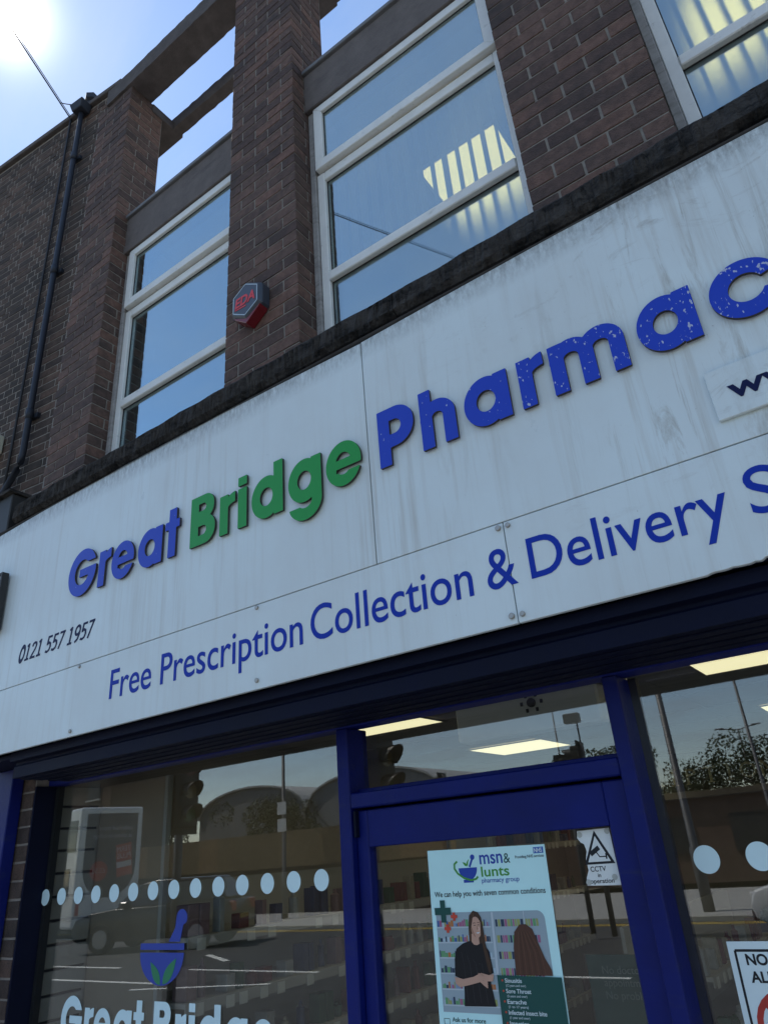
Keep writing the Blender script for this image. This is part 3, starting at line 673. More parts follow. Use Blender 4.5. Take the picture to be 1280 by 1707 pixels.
# panes
lw = box('window_pane', G_SHOP, SF, -3.429, -1.651, 2.080, 2.086, -1.352, .42)
tw = box('window_pane', G_SHOP, SF, -1.603, -.664, 2.140, 2.146, .196, .42)
rw = box('window_pane', G_SHOP, SF, -.623, 1.9, 2.150, 2.156, -1.352, .42)
for (x0, x1, y) in ((-3.427, -1.652, 2.087), (-.6216, 1.9, 2.157)):
    sb = MB(H); sb.box(x0, x0 + .022, y, y + .03, -1.35, .417); sb.box(x1 - .014, x1, y, y + .03, -1.35, .417); sb.build('glazing_bead', M_SEAL, SF)
# door leaf
dr = box('door', M_NAVY, SF, -1.6005, -1.552, 2.078, 2.122, -1.78, .143, .004)
box('stile', M_NAVY, dr, -.733, -.666, 2.078, 2.122, -1.78, .143, .004)
box('top_rail', M_NAVY, dr, -1.5518, -.7332, 2.079, 2.1215, .028, .1425, .003)
box('top_moulding', M_NAVY, dr, -1.5518, -.7332, 2.0785, 2.0795, .030, .045, .0004)
box('draught_strip', M_NAVYD, dr, -1.60, -.666, 2.1235, 2.165, .10, .1495)
box('bottom_rail', M_NAVY, dr, -1.5518, -.7332, 2.079, 2.1215, -1.78, -1.50, .003)
box('door_pane', G_SHOP, dr, -1.553, -.732, 2.106, 2.110, -1.51, .030)
MB(H).box(-1.594, -1.585, 2.055, 2.077, .06, .142).build('hinge', M_NAVYD, dr, .002)
MB(H).tube([(-.70, 2.078, -.85), (-.70, 2.02, -.85), (-.70, 2.02, -.45), (-.70, 2.078, -.45)], .012, 8).build('handle', M_STEEL, dr, smooth=True)

# vinyl on the panes
M_VPALE = mat('vinyl_pale_blue', (.60, .78, .81), .5, .3, var=.06, vscale=6)
M_LOGOB = mat('vinyl_logo_blue', (.012, .045, .34), .4); M_LOGOG = mat('vinyl_logo_green', (.01, .20, .085), .4)
for i in range(14): flat('dot', M_VPALE, lw, ring_pts(-1.762 - i * .1261, -.0593, .0325, .0335, 28), 2.0792)
for i in range(12): flat('dot', M_VPALE, rw, ring_pts(-.5195 + i * .1285, -.070, .0325, .0335, 28), 2.1492)
def word(chars, xs, k, base, m, y, par):
    for ch, x in zip(chars, xs): letter('letter', ch, m, par, x, base, y, y + .0007, sx=k, sz=k)
g0 = -2.872; word('Great', [-3.183 + (x - g0) * .70 for x in (-2.872, -2.645, -2.553, -2.373, -2.203)], .70, -.580, M_VPALE, 2.0792, lw)
b0 = -2.048; word('Bridge', [-2.597 + (x - b0) * .73 for x in (-2.048, -1.881, -1.782, -1.710, -1.526, -1.350)], .71, -.582, M_VPALE, 2.0792, lw)
def mortar_logo(par, cx, top, k, y, mb_, mg, leaf=True):
    """bowl with a band, pestle and two leaves; k = bowl width"""
    flat('logo_rim', mb_, par, rect(cx - .5 * k, cx + .5 * k, top - .085 * k, top), y)
    flat('logo_bowl', mb_, par, [(cx - .5 * k, top - .12 * k)] + [(cx + .5 * k * math.cos(a), top - .12 * k + .42 * k * math.sin(a)) for a in [math.pi + math.pi * i / 16 for i in range(1, 16)]] + [(cx + .5 * k, top - .12 * k)], y)
    p = [(cx + .15 * k, top + .02 * k), (cx + .40 * k, top + .02 * k), (cx + .46 * k, top + .24 * k)] + ring_pts(cx + .42 * k, top + .33 * k, .12 * k, .115 * k, 12, -.6, 2.9) + [(cx + .28 * k, top + .2 * k)]
    flat('logo_pestle', mb_, par, p, y)
    if leaf:
        def lf(bx, bz, tx, tz, wd):
            n = 8; dx, dz = tx - bx, tz - bz; L = math.hypot(dx, dz); px, pz = -dz / L, dx / L
            a = [(bx + dx * t + px * wd * math.sin(math.pi * t ** .8), bz + dz * t + pz * wd * math.sin(math.pi * t ** .8)) for t in [i / n for i in range(n + 1)]]
            b_ = [(bx + dx * t - px * wd * math.sin(math.pi * t ** .8), bz + dz * t - pz * wd * math.sin(math.pi * t ** .8)) for t in [i / n for i in range(n - 1, 0, -1)]]
            return (a + b_)[::-1]
        flat('logo_leaf', mg, par, lf(cx + .0 * k, top - .53 * k, cx - .24 * k, top - .24 * k, .07 * k), y - .0008)
        flat('logo_leaf', mg, par, lf(cx + .06 * k, top - .52 * k, cx + .34 * k, top - .19 * k, .08 * k), y - .0008)
mortar_logo(lw, -2.571, -.242, .256, 2.0792, M_LOGOB, M_LOGOG)

# ------------------------------------------------------------------ notices on the glass
def ink(n, c, r=.5): return mat('ink_' + n, c, r, .3)
I_PAPER = mat('poster_paper', (.55, .84, .84), .5, .3, var=.05, vscale=5); I_BLUE = ink('blue', (.02, .06, .36)); I_GREEN = ink('green', (.07, .30, .05)); I_BLK = ink('black', (.012, .014, .018))
I_DG = ink('dark_green', (.012, .075, .065)); I_RED = ink('red', (.55, .07, .04)); I_WH = ink('white', (.62, .72, .74)); I_NHS = ink('service_blue', (.01, .10, .42))
PO = empty('health_poster', (-1.15, 2.115, H - .3), label='pale blue poster with a woman in black and a list of conditions on the door', cat='poster')
YP = 2.1050
flat('paper', I_PAPER, PO, [(-1.357, -.60), (-.952, -.585), (-.943, -.004), (-1.343, .003)], YP, .0006)
YQ = YP - .0008
def pt_(body, m, x0, base, cap, x1=None, off=.0, y=YQ, nm='print_text'): return text(nm, m, PO, body, x0, base, cap, y, x1=x1, offset=off, th=.0003)
pt_('msn', I_BLUE, -1.160, -.0445, .036, -1.083, .012); pt_('&', I_DG, -1.079, -.0455, .026, -1.058)
pt_('lunts', I_GREEN, -1.159, -.0780, .026, -1.066, .014); pt_('pharmacy group', I_BLUE, -1.160, -.0945, .0125, -1.037)
flat('logo_bowl', I_BLUE, PO, [(-1.236, -.052)] + [(-1.204 + .032 * math.cos(a), -.052 + .034 * math.sin(a)) for a in [math.pi + math.pi * i / 12 for i in range(1, 12)]] + [(-1.172, -.052)], YQ)
flat('logo_foot', I_BLUE, PO, rect(-1.222, -1.188, -.092, -.084), YQ)
flat('logo_swoosh', I_GREEN, PO, stroke([(-1.238, -.033), (-1.249, -.040), (-1.250, -.052), (-1.240, -.066), (-1.220, -.079), (-1.195, -.086), (-1.178, -.083), (-1.171, -.077)], .0055), YQ - .0006)
flat('logo_pestle', I_BLUE, PO, stroke([(-1.197, -.050), (-1.186, -.030)], .006), YQ); flat('logo_knob', I_BLUE, PO, ring_pts(-1.184, -.024, .0075, .0075, 14), YQ)
flat('logo_leaf', I_GREEN, PO, [(-1.203, -.048), (-1.200, -.036), (-1.196, -.028), (-1.203, -.034), (-1.208, -.042)], YQ); flat('logo_leaf', I_GREEN, PO, [(-1.205, -.048), (-1.213, -.046), (-1.220, -.036), (-1.210, -.038)], YQ)
flat('service_badge', I_NHS, PO, [(-.981, -.026), (-.950, -.026), (-.949, -.010), (-.980, -.010)], YQ); pt_('NHS', I_WH, -.978, -.0235, .011, -.953, .02, YQ - .0008)
pt_('Providing NHS services', I_BLK, -1.041, -.036, .0075, -.950)
pt_('We can help you with seven common conditions', I_BLK, -1.330, -.1275, .0145, -.961, .006)
# printed photograph: shop shelves, two women seen from the front and from behind
PH = [(-1.336, -.420), (-1.146, -.420), (-1.146, -.326), (-.9755, -.326)] + [(-.9755 - .022 + .022 * math.cos(a), -.192 + .022 * math.sin(a)) for a in [i * math.pi / 12 for i in range(7)]] + [(-1.332, -.169)]
flat('photo_ground', ink('photo_pale', (.30, .38, .42)), PO, PH, YQ, .0004)
rp_ = random.Random(5)
PCOL = [ink('p%d' % i, c) for i, c in enumerate(((.05, .12, .32), (.40, .52, .58), (.42, .16, .05), (.35, .12, .22), (.12, .32, .14), (.03, .05, .09), (.30, .34, .12), (.22, .30, .44)))]
for r_ in range(6):
    z = -.19 - r_ * .039
    flat('photo_shelf', ink('shelf_grey', (.45, .52, .56)), PO, rect(-1.332, -1.148, z - .0200, z - .0165), YQ - .0006, .0003)
    xx = -1.330
    while xx < -1.155:
        ww = rp_.uniform(.003, .009); hh = rp_.uniform(.008, .019)
        flat('photo_product', rp_.choice(PCOL), PO, rect(xx, min(xx + ww, -1.149), z - .0162, z - .0162 + hh), YQ - .0006, .0003); xx += ww + .0012
for r_ in range(4):
    z = -.19 - r_ * .040; xx = -1.132
    while xx < -1.0:
        ww = rp_.uniform(.004, .010); flat('photo_product', rp_.choice([PCOL[4], PCOL[3], PCOL[5], PCOL[6]]), PO, rect(xx, xx + ww, z - .018, z), YQ - .0006, .0003); xx += ww + .002
flat('photo_post', ink('shelf_grey', (.45, .52, .56)), PO, [(-1.148, -.326), (-1.140, -.326), (-1.136, -.171), (-1.143, -.171)], YQ - .0010, .0003)
flat('photo_post', ink('shelf_grey', (.45, .52, .56)), PO, [(-1.043, -.27), (-1.040, -.27), (-1.037, -.171), (-1.040, -.171)], YQ - .0010, .0003)
I_HAIR = ink('hair', (.055, .030, .018)); I_HAIR2 = ink('hair_brown', (.085, .038, .024)); I_SKIN = ink('skin', (.50, .30, .22)); I_TOP = ink('dress_black', (.008, .008, .010))
y1_ = YQ - .0016
def pf(nm, m, pts, dy): flat(nm, m, PO, pts, y1_ - dy, .0002)
pf('photo_hair', I_HAIR, [(-1.226, -.262), (-1.222, -.205), (-1.216, -.178), (-1.202, -.166), (-1.186, -.170), (-1.177, -.183), (-1.174, -.205), (-1.172, -.250), (-1.160, -.300), (-1.163, -.326), (-1.172, -.322), (-1.182, -.28), (-1.205, -.25)], 0)
pf('photo_dress', I_TOP, [(-1.262, -.404), (-1.258, -.372), (-1.256, -.340), (-1.284, -.331), (-1.280, -.290), (-1.271, -.263), (-1.246, -.249), (-1.222, -.243), (-1.200, -.248), (-1.178, -.250), (-1.163, -.268), (-1.156, -.322), (-1.168, -.326), (-1.168, -.350), (-1.160, -.402)], .0004)
pf('photo_neck', I_SKIN, [(-1.216, -.245), (-1.210, -.252), (-1.200, -.254), (-1.190, -.250), (-1.192, -.225), (-1.214, -.225)], .0008)
pf('photo_face', I_SKIN, ring_pts(-1.196, -.209, .0175, .0275, 20), .0012)
pf('photo_eye', I_HAIR, rect(-1.203, -1.197, -.2045, -.2028), .0016); pf('photo_eye', I_HAIR, rect(-1.190, -1.184, -.2035, -.2018), .0016)
I_SKD = ink('skin_shade', (.34, .18, .12)); I_SKL = ink('skin_light', (.62, .41, .32)); I_HL = ink('hair_light', (.14, .080, .045))
pf('photo_cheek', I_SKD, [(-1.2135, -.200), (-1.208, -.215), (-1.200, -.2345), (-1.206, -.230), (-1.2125, -.215)], .0014); pf('photo_brow', I_HAIR, stroke([(-1.205, -.1985), (-1.200, -.1970), (-1.196, -.1980)], .0014), .0016); pf('photo_brow', I_HAIR, stroke([(-1.191, -.1970), (-1.187, -.1962), (-1.183, -.1975)], .0014), .0016)
pf('photo_nose', I_SKD, [(-1.1925, -.2035), (-1.1885, -.2140), (-1.1935, -.2150)], .0016); pf('photo_light', I_SKL, ring_pts(-1.1875, -.2125, .004, .005, 10), .0014)
for q in range(5): pf('photo_hair_line', I_HL, stroke([(-1.224 + q * .0035, -.255 + q * .004), (-1.220 + q * .003, -.205), (-1.208 + q * .002, -.172)], .0010), .0002)
for q in range(4): pf('photo_fold', ink('dress_fold', (.028, .028, .032)), stroke([(-1.255 + q * .018, -.27 - q * .01), (-1.250 + q * .020, -.30), (-1.248 + q * .021, -.395)], .0016), .0006)
pf('photo_mouth', I_WH, [(-1.198, -.2225), (-1.191, -.2250), (-1.184, -.2205)], .0016)
pf('photo_hair_strand', I_HAIR, [(-1.216, -.240), (-1.217, -.205), (-1.212, -.182), (-1.203, -.172), (-1.206, -.19), (-1.213, -.212)], .0016)
pf('photo_hair_strand', I_HAIR, [(-1.180, -.195), (-1.174, -.205), (-1.172, -.250), (-1.160, -.300), (-1.163, -.326), (-1.171, -.318), (-1.180, -.262), (-1.183, -.225)], .0016)
pf('photo_arm', I_SKIN, [(-1.284, -.333), (-1.257, -.338), (-1.222, -.332), (-1.196, -.322), (-1.186, -.332), (-1.200, -.344), (-1.236, -.352), (-1.270, -.358), (-1.283, -.350)], .0020)
pf('photo_arm', I_SKIN, [(-1.156, -.324), (-1.172, -.327), (-1.196, -.322), (-1.192, -.334), (-1.176, -.342), (-1.160, -.342)], .0020)
for q in range(4): pf('photo_finger', I_SKIN, stroke([(-1.205 + q * .001, -.324 - q * .0055), (-1.188, -.333 - q * .006), (-1.178, -.345 - q * .004)], .0045), .0024 + q * .0002)
pf('photo_hair_back', I_HAIR2, [(-1.086, -.326), (-1.083, -.262), (-1.075, -.222), (-1.056, -.204), (-1.036, -.203), (-1.018, -.215), (-1.006, -.248), (-.992, -.285), (-.977, -.312), (-.9765, -.326)], .0004)
for q in range(9):
    x_ = -1.072 + q * .0095; pf('photo_hair_line', I_HAIR if q % 2 else ink('hair_mid', (.13, .065, .04)), stroke([(x_, -.325), (x_ - .001 - .0012 * (q - 4), -.27), (-1.045 + (q - 4) * .004, -.222)], .0016), .0008)
flat('print_cross', I_DG, PO, [(-1.313, -.195), (-1.296, -.195), (-1.296, -.175), (-1.277, -.175), (-1.277, -.156), (-1.296, -.156), (-1.296, -.136), (-1.313, -.136), (-1.313, -.156), (-1.334, -.156), (-1.334, -.175), (-1.313, -.175)], YQ - .0022)
for (cx, cz) in ((-1.268, -.180), (-1.294, -.211)):
    a_, b2 = .011, .0042; flat('print_cross', I_RED, PO, [(cx - b2, cz - a_), (cx + b2, cz - a_), (cx + b2, cz - b2), (cx + a_, cz - b2), (cx + a_, cz + b2), (cx + b2, cz + b2), (cx + b2, cz + a_), (cx - b2, cz + a_), (cx - b2, cz + b2), (cx - a_, cz + b2), (cx - a_, cz - b2), (cx - b2, cz - b2)], YQ - .0022)
flat('print_panel', I_DG, PO, [(-1.146, -.592), (-.953, -.586), (-.951, -.329), (-1.145, -.3265)], YQ - .0040)
yt = YQ - .0050
for i, (a_, b2, x1_) in enumerate((('Sinusitis', '(12 years and over)', -1.070), ('Sore Throat', '(5 years and over)', -1.046), ('Earache', '(1 to 17 years)', -1.064), ('Infected insect bite', '(1 year and over)', -1.008), ('Impetigo', '', -1.064))):
    z = -.3435 - i * .0247
    pt_(a_, I_WH, -1.122, z, .0098, x1_, .015, yt)
    if b2: pt_(b2, I_WH, -1.120, z - .0095, .0055, -1.060, .0, yt)
    flat('print_bullet', I_RED, PO, ring_pts(-1.130, z + .005, .0027, .0027, 8), yt)
pt_('Ask us for more', I_DG, -1.309, -.4425, .0105, -1.200, .012); pt_('information', I_DG, -1.309, -.4580, .0105, -1.230, .012)
fr = [(-1.336, -.450), (-1.318, -.450), (-1.318, -.436), (-1.336, -.436)]; flat('print_icon', I_DG, PO, stroke(fr + fr[:1], .0016), YQ)

CC = empty('camera_notice', (-.79, 2.1, H - .05), label='torn white camera warning sticker in the top right corner of the door glass', cat='sticker')
I_STK = mat('sticker_white', (.70, .74, .72), .45, .3, var=.08, vscale=20)
flat('sticker', I_STK, CC, [(-.834, -.098), (-.826, -.108), (-.836, -.115), (-.740, -.117), (-.745, .024), (-.838, .022), (-.841, .004), (-.832, -.008), (-.824, -.012), (-.820, -.03), (-.826, -.05), (-.824, -.078)], 2.1040, .0006)
def cf(nm, m, pts): flat(nm, m, CC, pts, 2.1034, .0004)
tri = [(-.826, -.060), (-.749, -.060), (-.789, .016), (-.826, -.060), (-.749, -.060)]
flat('warning_triangle', I_BLK, CC, [(-.831, -.064), (-.745, -.064), (-.789, .020)], 2.1034, .0004); flat('warning_field', I_STK, CC, [(-.820, -.058), (-.756, -.058), (-.789, .006)], 2.1028, .0004)
flat('camera_icon', I_BLK, CC, [(-.813, -.034), (-.786, -.018), (-.780, -.028), (-.807, -.044)], 2.1022, .0004); flat('camera_icon', I_BLK, CC, stroke([(-.793, -.033), (-.785, -.046), (-.766, -.046)], .003), 2.1022, .0004); flat('camera_icon', I_BLK, CC, rect(-.768, -.764, -.052, -.038), 2.1021, .0004)
text('print_text', I_BLK, CC, 'CCTV', -.818, -.0815, .012, 2.1034, x1=-.774, offset=.01, th=.0003); text('print_text', I_BLK, CC, 'in', -.800, -.0955, .0095, 2.1034, th=.0003, offset=.01); text('print_text', I_BLK, CC, 'operation', -.824, -.110, .0105, 2.1034, x1=-.757, th=.0003, offset=.01)
for (x, z) in ((-.832, .012), (-.752, .016), (-.754, -.097), (-.829, -.107)): flat('adhesive_dot', mat('adhesive', (.42, .44, .40), .3), CC, ring_pts(x, z, .0075, .0075, 14), 2.1028, .0005)

NA = empty('prohibition_notice', (-.35, 2.14, H - .45), label='white notice with black border and red circle at the lower right window', cat='notice')
flat('paper', mat('notice_paper', (.66, .78, .80), .5, .3), NA, [(-.526, -.62), (-.10, -.62), (-.10, -.252), (-.520, -.253)], 2.1460, .0006)
yb = 2.1454
bd = [(-.509, -.60), (-.115, -.60), (-.115, -.272), (-.5045, -.272)]
for a_, b2 in zip(bd, bd[1:] + bd[:1]): flat('border', I_BLK, NA, stroke([a_, b2], .0055), yb, .0004)
text('print_text', I_BLK, NA, 'NO', -.484, -.3015, .0215, yb, offset=.03, th=.0003); text('print_text', I_BLK, NA, 'ALL', -.483, -.3375, .0215, yb, offset=.03, th=.0003)
for q in range(24):
    a_ = q * math.pi / 12; b2 = (q + 1) * math.pi / 12
    flat('red_ring', ink('ring_red', (.42, .04, .03)), NA, [(-.42 + r_ * math.cos(u), -.425 + r_ * math.sin(u)) for r_, u in ((.060, a_), (.074, a_), (.074, b2), (.060, b2))], yb, .0004)
flat('red_bar', ink('ring_red', (.42, .04, .03)), NA, stroke([(-.465, -.380), (-.375, -.470)], .012), yb - .0006, .0004)

# ------------------------------------------------------------------ inside the shop
M_INW = mat('shop_wall', (.30, .27, .23), .8, .3, var=.08); M_INC = mat('shop_ceiling', (.34, .32, .29), .9, .2, var=.05)
M_FLOOR = mat('shop_floor', (.12, .10, .085), .5, .4, var=.1)
SR = empty('shop_interior', (-.8, 5, 0), label='dim shop room with shelves behind the blue shopfront glass', cat='room')
box('wall', M_INW, SR, -3.56, -3.44, 2.12, 8.2, -1.8, .72); box('wall', M_INW, SR, 2.6, 2.7, 2.2, 8.2, -1.8, .72); box('wall', M_INW, SR, -3.56, 2.7, 8.2, 8.3, -1.8, .72)
box('ceiling', M_INC, SR, -3.56, 2.7, 2.14, 8.3, .685, .72); box('floor', M_FLOOR, SR, -3.56, 2.7, 2.10, 8.3, -1.84, -1.78)
box('head_lining', M_NAVYD, SR, -3.44, 2.6, 2.17, 2.28, .475, .684)
M_TBAR = mat('ceiling_bar', (.33, .31, .28), .8, .2)
for i in range(10): box('ceiling_bar', M_TBAR, SR, -3.44, 2.6, 2.46 + i * .6, 2.484 + i * .6, .681, .6845)
for i in range(10): box('ceiling_bar', M_TBAR, SR, -2.786 + i * .6, -2.762 + i * .6, 2.31, 8.19, .6795, .6808)
M_SLAT = mat('slat_wall', (.27, .26, .235), .6, .3, var=.05)
for i in range(12):
    z = .418 - i * .097; box('slat_board', M_SLAT, SR, -3.439, -3.422, 2.11, 2.335, z - .086, z, .003)
box('slat_backing', M_SEAL, SR, -3.4435, -3.4395, 2.11, 2.335, -1.2, .42)
box('display_back', mat('display_panel', (.22, .18, .13), .6, .3, var=.08), SR, -3.42, -2.93, 2.338, 2.362, -1.78, .42, .003)
box('display_edge', M_SLAT, SR, -2.929, -2.905, 2.335, 2.365, -1.78, .42, .002)
M_LAMP2 = mat('lamp_diffuser_shop', (.8, .78, .65), .6, emit=(1.0, .90, .55), estr=.7)
for (x, y, lb) in ((-2.76, 3.08, 'over the door, nearest the glass'), (-2.76, 5.02, 'over the door, second row'), (-2.76, 6.92, 'third row back'), (-.71, 3.15, 'in the right window, nearest the glass'), (-.71, 5.15, 'in the right window, second row back'), (-.71, 6.95, 'in the right window, third row back'), (1.3, 3.15, 'at its right end, near the glass'), (1.3, 5.15, 'at its right end, further back')):
    lp = empty('ceiling_light', (x + .3, y + .3, H + .68), label='lit square ceiling light in the shop ' + lb, cat='ceiling light', group='ceiling lights in the shop')
    box('diffuser', M_LAMP2, lp, x + .01, x + .60, y + .01, y + .60, .674, .677)
    fr = MB(H); fr.box(x - .008, x + .01, y - .008, y + .618, .672, .679); fr.box(x + .60, x + .618, y - .008, y + .618, .672, .679); fr.box(x + .01, x + .60, y - .008, y + .01, .672, .679); fr.box(x + .01, x + .60, y + .60, y + .618, .672, .679); fr.build('frame', M_TBAR, lp)
# bulkhead with gold letters over the dispensary
BH = empty('counter_bulkhead', (-1.2, 7.6, H + .4), label='dark board with gold serif letters hanging over the counter at the back', cat='shop sign')
box('board', mat('bulkhead_dark', (.07, .055, .045), .5, var=.1), BH, -3.4, 1.0, 7.60, 7.70, .34, .684); box('lower_rail', M_INW, BH, -3.4, 1.0, 7.585, 7.72, .28, .34)
M_GOLD = mat('letter_gold', (.55, .47, .30), .5, .4, .2)
x = -2.19 - .168 * 5
for ch in 'PRESCRIPTIONS':
    wd = .10 if ch not in 'I' else .045; t_ = .018; zb, zt = .400, .535; zc = (zb + zt) / 2; m_ = MB(H); y0, y1 = 7.575, 7.598; cx = x + .07
    def bx(a, b_, c, d): m_.box(cx + a, cx + b_, y0, y1, c, d)
    def arc(ax, az, rx, rz, a0, a1, n=10):
        for q in range(n):
            u0, u1 = a0 + (a1 - a0) * q / n, a0 + (a1 - a0) * (q + 1) / n
            m_.prism_y([(cx + ax + (rx - t_) * math.cos(u0), az + (rz - t_) * math.sin(u0)), (cx + ax + rx * math.cos(u0), az + rz * math.sin(u0)), (cx + ax + rx * math.cos(u1), az + rz * math.sin(u1)), (cx + ax + (rx - t_) * math.cos(u1), az + (rz - t_) * math.sin(u1))], y0, y1)
    h2 = math.pi / 2; hh = (zt - zb) / 4
    if ch in 'PRE': bx(-.05, -.03, zb, zt); bx(-.062, -.018, zb - .006, zb)
    if ch in 'PR': arc(-.03, zt - hh, .07, hh, -h2, h2)
    if ch == 'R': m_.prism_y([(cx - .01, zc), (cx + .012, zc), (cx + .075, zb), (cx + .045, zb)], y0, y1)
    if ch == 'E': bx(-.03, .04, zb, zb + t_); bx(-.03, .03, zc, zc + t_); bx(-.03, .04, zt - t_, zt)
    if ch == 'S': arc(0, zt - hh, .045, hh, .3, 3 * h2); arc(0, zb + hh, .045, hh, -math.pi + .3, h2)
    if ch == 'C': arc(0, zc, .065, 2 * hh, .7, 2 * math.pi - .7, 16)
    if ch == 'I': bx(-.010, .012, zb, zt); bx(-.03, .032, zb - .006, zb + .004); bx(-.03, .032, zt - .004, zt + .006)
    if ch == 'T': bx(-.010, .012, zb, zt - t_); bx(-.06, .062, zt - t_, zt); bx(-.028, .030, zb - .006, zb)
    if ch == 'O': arc(0, zc, .07, 2 * hh, 0, 2 * math.pi, 22)
    if ch == 'N': bx(-.06, -.042, zb, zt); bx(.045, .063, zb, zt); m_.prism_y([(cx - .06, zt), (cx + .04, zb), (cx + .063, zb), (cx - .037, zt)], y0 + .001, y1)
    m_.build('letter', M_GOLD, BH); x += .168
# wall screen / speaker box seen above the door
SB = empty('wall_unit', (-1.1, 3.0, H + .5), label='white ceiling cassette with a round black vent seen through the glass over the door', cat='air unit')
box('case', mat('case_white', (.62, .62, .58), .5, .3), SB, -1.86, -1.10, 3.30, 3.42, .482, .66, .01)
MB(H).tube([(-1.43, 3.298, .615), (-1.43, 3.288, .615)], .022, 16).build('vent', M_SEAL, SB)
for q in range(6):
    a_ = q * math.pi / 3; MB(H).box(-1.43 + .052 * math.cos(a_) - .006, -1.43 + .052 * math.cos(a_) + .006, 3.292, 3.299, .615 + .040 * math.sin(a_) - .009, .615 + .040 * math.sin(a_) + .009).build('slot', M_SEAL, SB)
SD = MB(H).tube([(-2.62, 2.62, .684), (-2.62, 2.62, .665), (-2.62, 2.62, .62), (-2.62, 2.62, .58)], [.055, .06, .05, .012], 14).build('ceiling_sensor', mat('case_white', (.62, .62, .58), .5), None, smooth=True); tag(SD, 'white dome sensor on the shop ceiling behind the left window', 'sensor')
# shelving with goods
M_SHELF = mat('shelf_steel', (.40, .39, .36), .5, .4); M_TICK = mat('price_ticket', (.62, .62, .58), .6)
GOODS = [('green', (.035, .09, .05)), ('white', (.36, .36, .34)), ('red', (.15, .045, .04)), ('blue', (.045, .06, .12)), ('white', (.30, .31, .30)), ('cream', (.30, .27, .20)), ('pink', (.20, .13, .14))]
def gondola(nm, lb, x, ya, yb, zs, rs):
    rnd = random.Random(rs); gr = empty(nm, (x - .2, (ya + yb) / 2, 0), label=lb, cat='shelving')
    box('back_panel', M_SHELF, gr, x - .42, x - .40, ya, yb, -1.78, zs[-1] + .22)
    for z in zs:
        box('shelf', M_SHELF, gr, x - .40, x, ya, yb, z - .02, z); box('ticket_rail', M_SHELF, gr, x, x + .006, ya, yb, z - .045, z, .001)
        y = ya + .05
        while y < yb - .1:
            if rnd.random() < .7: box('price_ticket', M_TICK, gr, x + .007, x + .009, y, y + .05, z - .055, z - .008)
            y += rnd.uniform(.08, .16)
        y = ya + .02
        while y < yb - .12:
            n_, c_ = rnd.choice(GOODS); wd = rnd.uniform(.03, .065); hh = rnd.uniform(.06, .15); dp = rnd.uniform(.05, .09)
            for rep in range(rnd.choice((1, 1, 2))):
                if y + wd > yb: break
                if rnd.random() < .55:
                    o = box('medicine_box', mat('pack_' + n_, c_, .5, .4, var=.2, vscale=30), None, x - .02 - dp, x - .02, y, y + wd, z + .001, z + hh, .002); lbl = n_ + ' medicine box standing on ' + lb.split(' with')[0]; cat_ = 'box'
                else:
                    cy = y + wd / 2; o = MB(H).tube([(x - .06, cy, z + .001), (x - .06, cy, z + hh * .75), (x - .06, cy, z + hh * .82), (x - .06, cy, z + hh)], [wd * .45, wd * .45, wd * .2, wd * .2], 10).build('bottle', mat('pack_' + n_, c_, .5, .4, var=.2, vscale=30)); lbl = n_ + ' bottle standing on ' + lb.split(' with')[0]; cat_ = 'bottle'
                tag(o, lbl, cat_, n_ + ' goods on ' + nm.replace('_', ' '))
                y += wd + .008
            y += rnd.uniform(.01, .09)
gondola('shelf_unit', 'grey steel shelf unit behind the left window with price tickets', -2.86, 2.45, 5.3, (-1.25, -1.0, -.75, -.51, -.265), 3)
gondola('door_shelf_unit', 'grey steel shelf unit seen through the door glass with price tickets', -1.15, 4.3, 6.8, (-1.4, -1.0, -.66), 9)
gondola('wall_shelf_unit', 'tall shelf unit at the back wall of the shop with dark goods', -2.95, 5.6, 7.4, (-1.2, -.8, -.4, 0.0), 12)
PB = empty('green_leaflet_poster', (-.85, 3.2, H - .5), label='dark green poster with pale writing standing inside behind the door glass', cat='poster')
flat('paper', ink('poster_green_in', (.03, .085, .07)), PB, rect(-1.33, -.98, -1.0, -.42), 3.20, .004)
for i, s_ in enumerate(("No doctor's", 'appointment?', 'No problem!')): text('print_text', ink('poster_pale', (.16, .22, .20)), PB, s_, -1.27, -.485 - i * .042, .026, 3.199, th=.0004)
for i in range(4): flat('print_dot', ink('poster_grey', (.20, .26, .24)), PB, ring_pts(-1.28 + i * .08, -.70, .03, .03, 16), 3.1985, .0006)

# ------------------------------------------------------------------ alarm box on the pillar
AL = empty('alarm_box', (-2.16, 2.1, H + 2.71), label='dark six-sided alarm box with red letters on the brick pillar', cat='alarm box')
M_ALB = mat('alarm_dark', (.042, .052, .070), .35, .5); M_ALR = mat('alarm_red_lens', (.15, .012, .018), .25, .5); M_ALW = mat('alarm_line', (.45, .55, .62), .5); M_ALT = mat('alarm_letters', (.60, .03, .03), .4)
HX = [(-2.198, 2.560), (-2.085, 2.588), (-2.015, 2.688), (-2.052, 2.832), (-2.135, 2.848), (-2.255, 2.735)]
def hexa(k): cx, cz = -2.137, 2.71; return [(cx + (x - cx) * k, cz + (z - cz) * k) for x, z in HX]
HX = [(-2.24, 2.600), (-2.12, 2.585), (-2.035, 2.655), (-2.060, 2.815), (-2.165, 2.860), (-2.255, 2.770)]
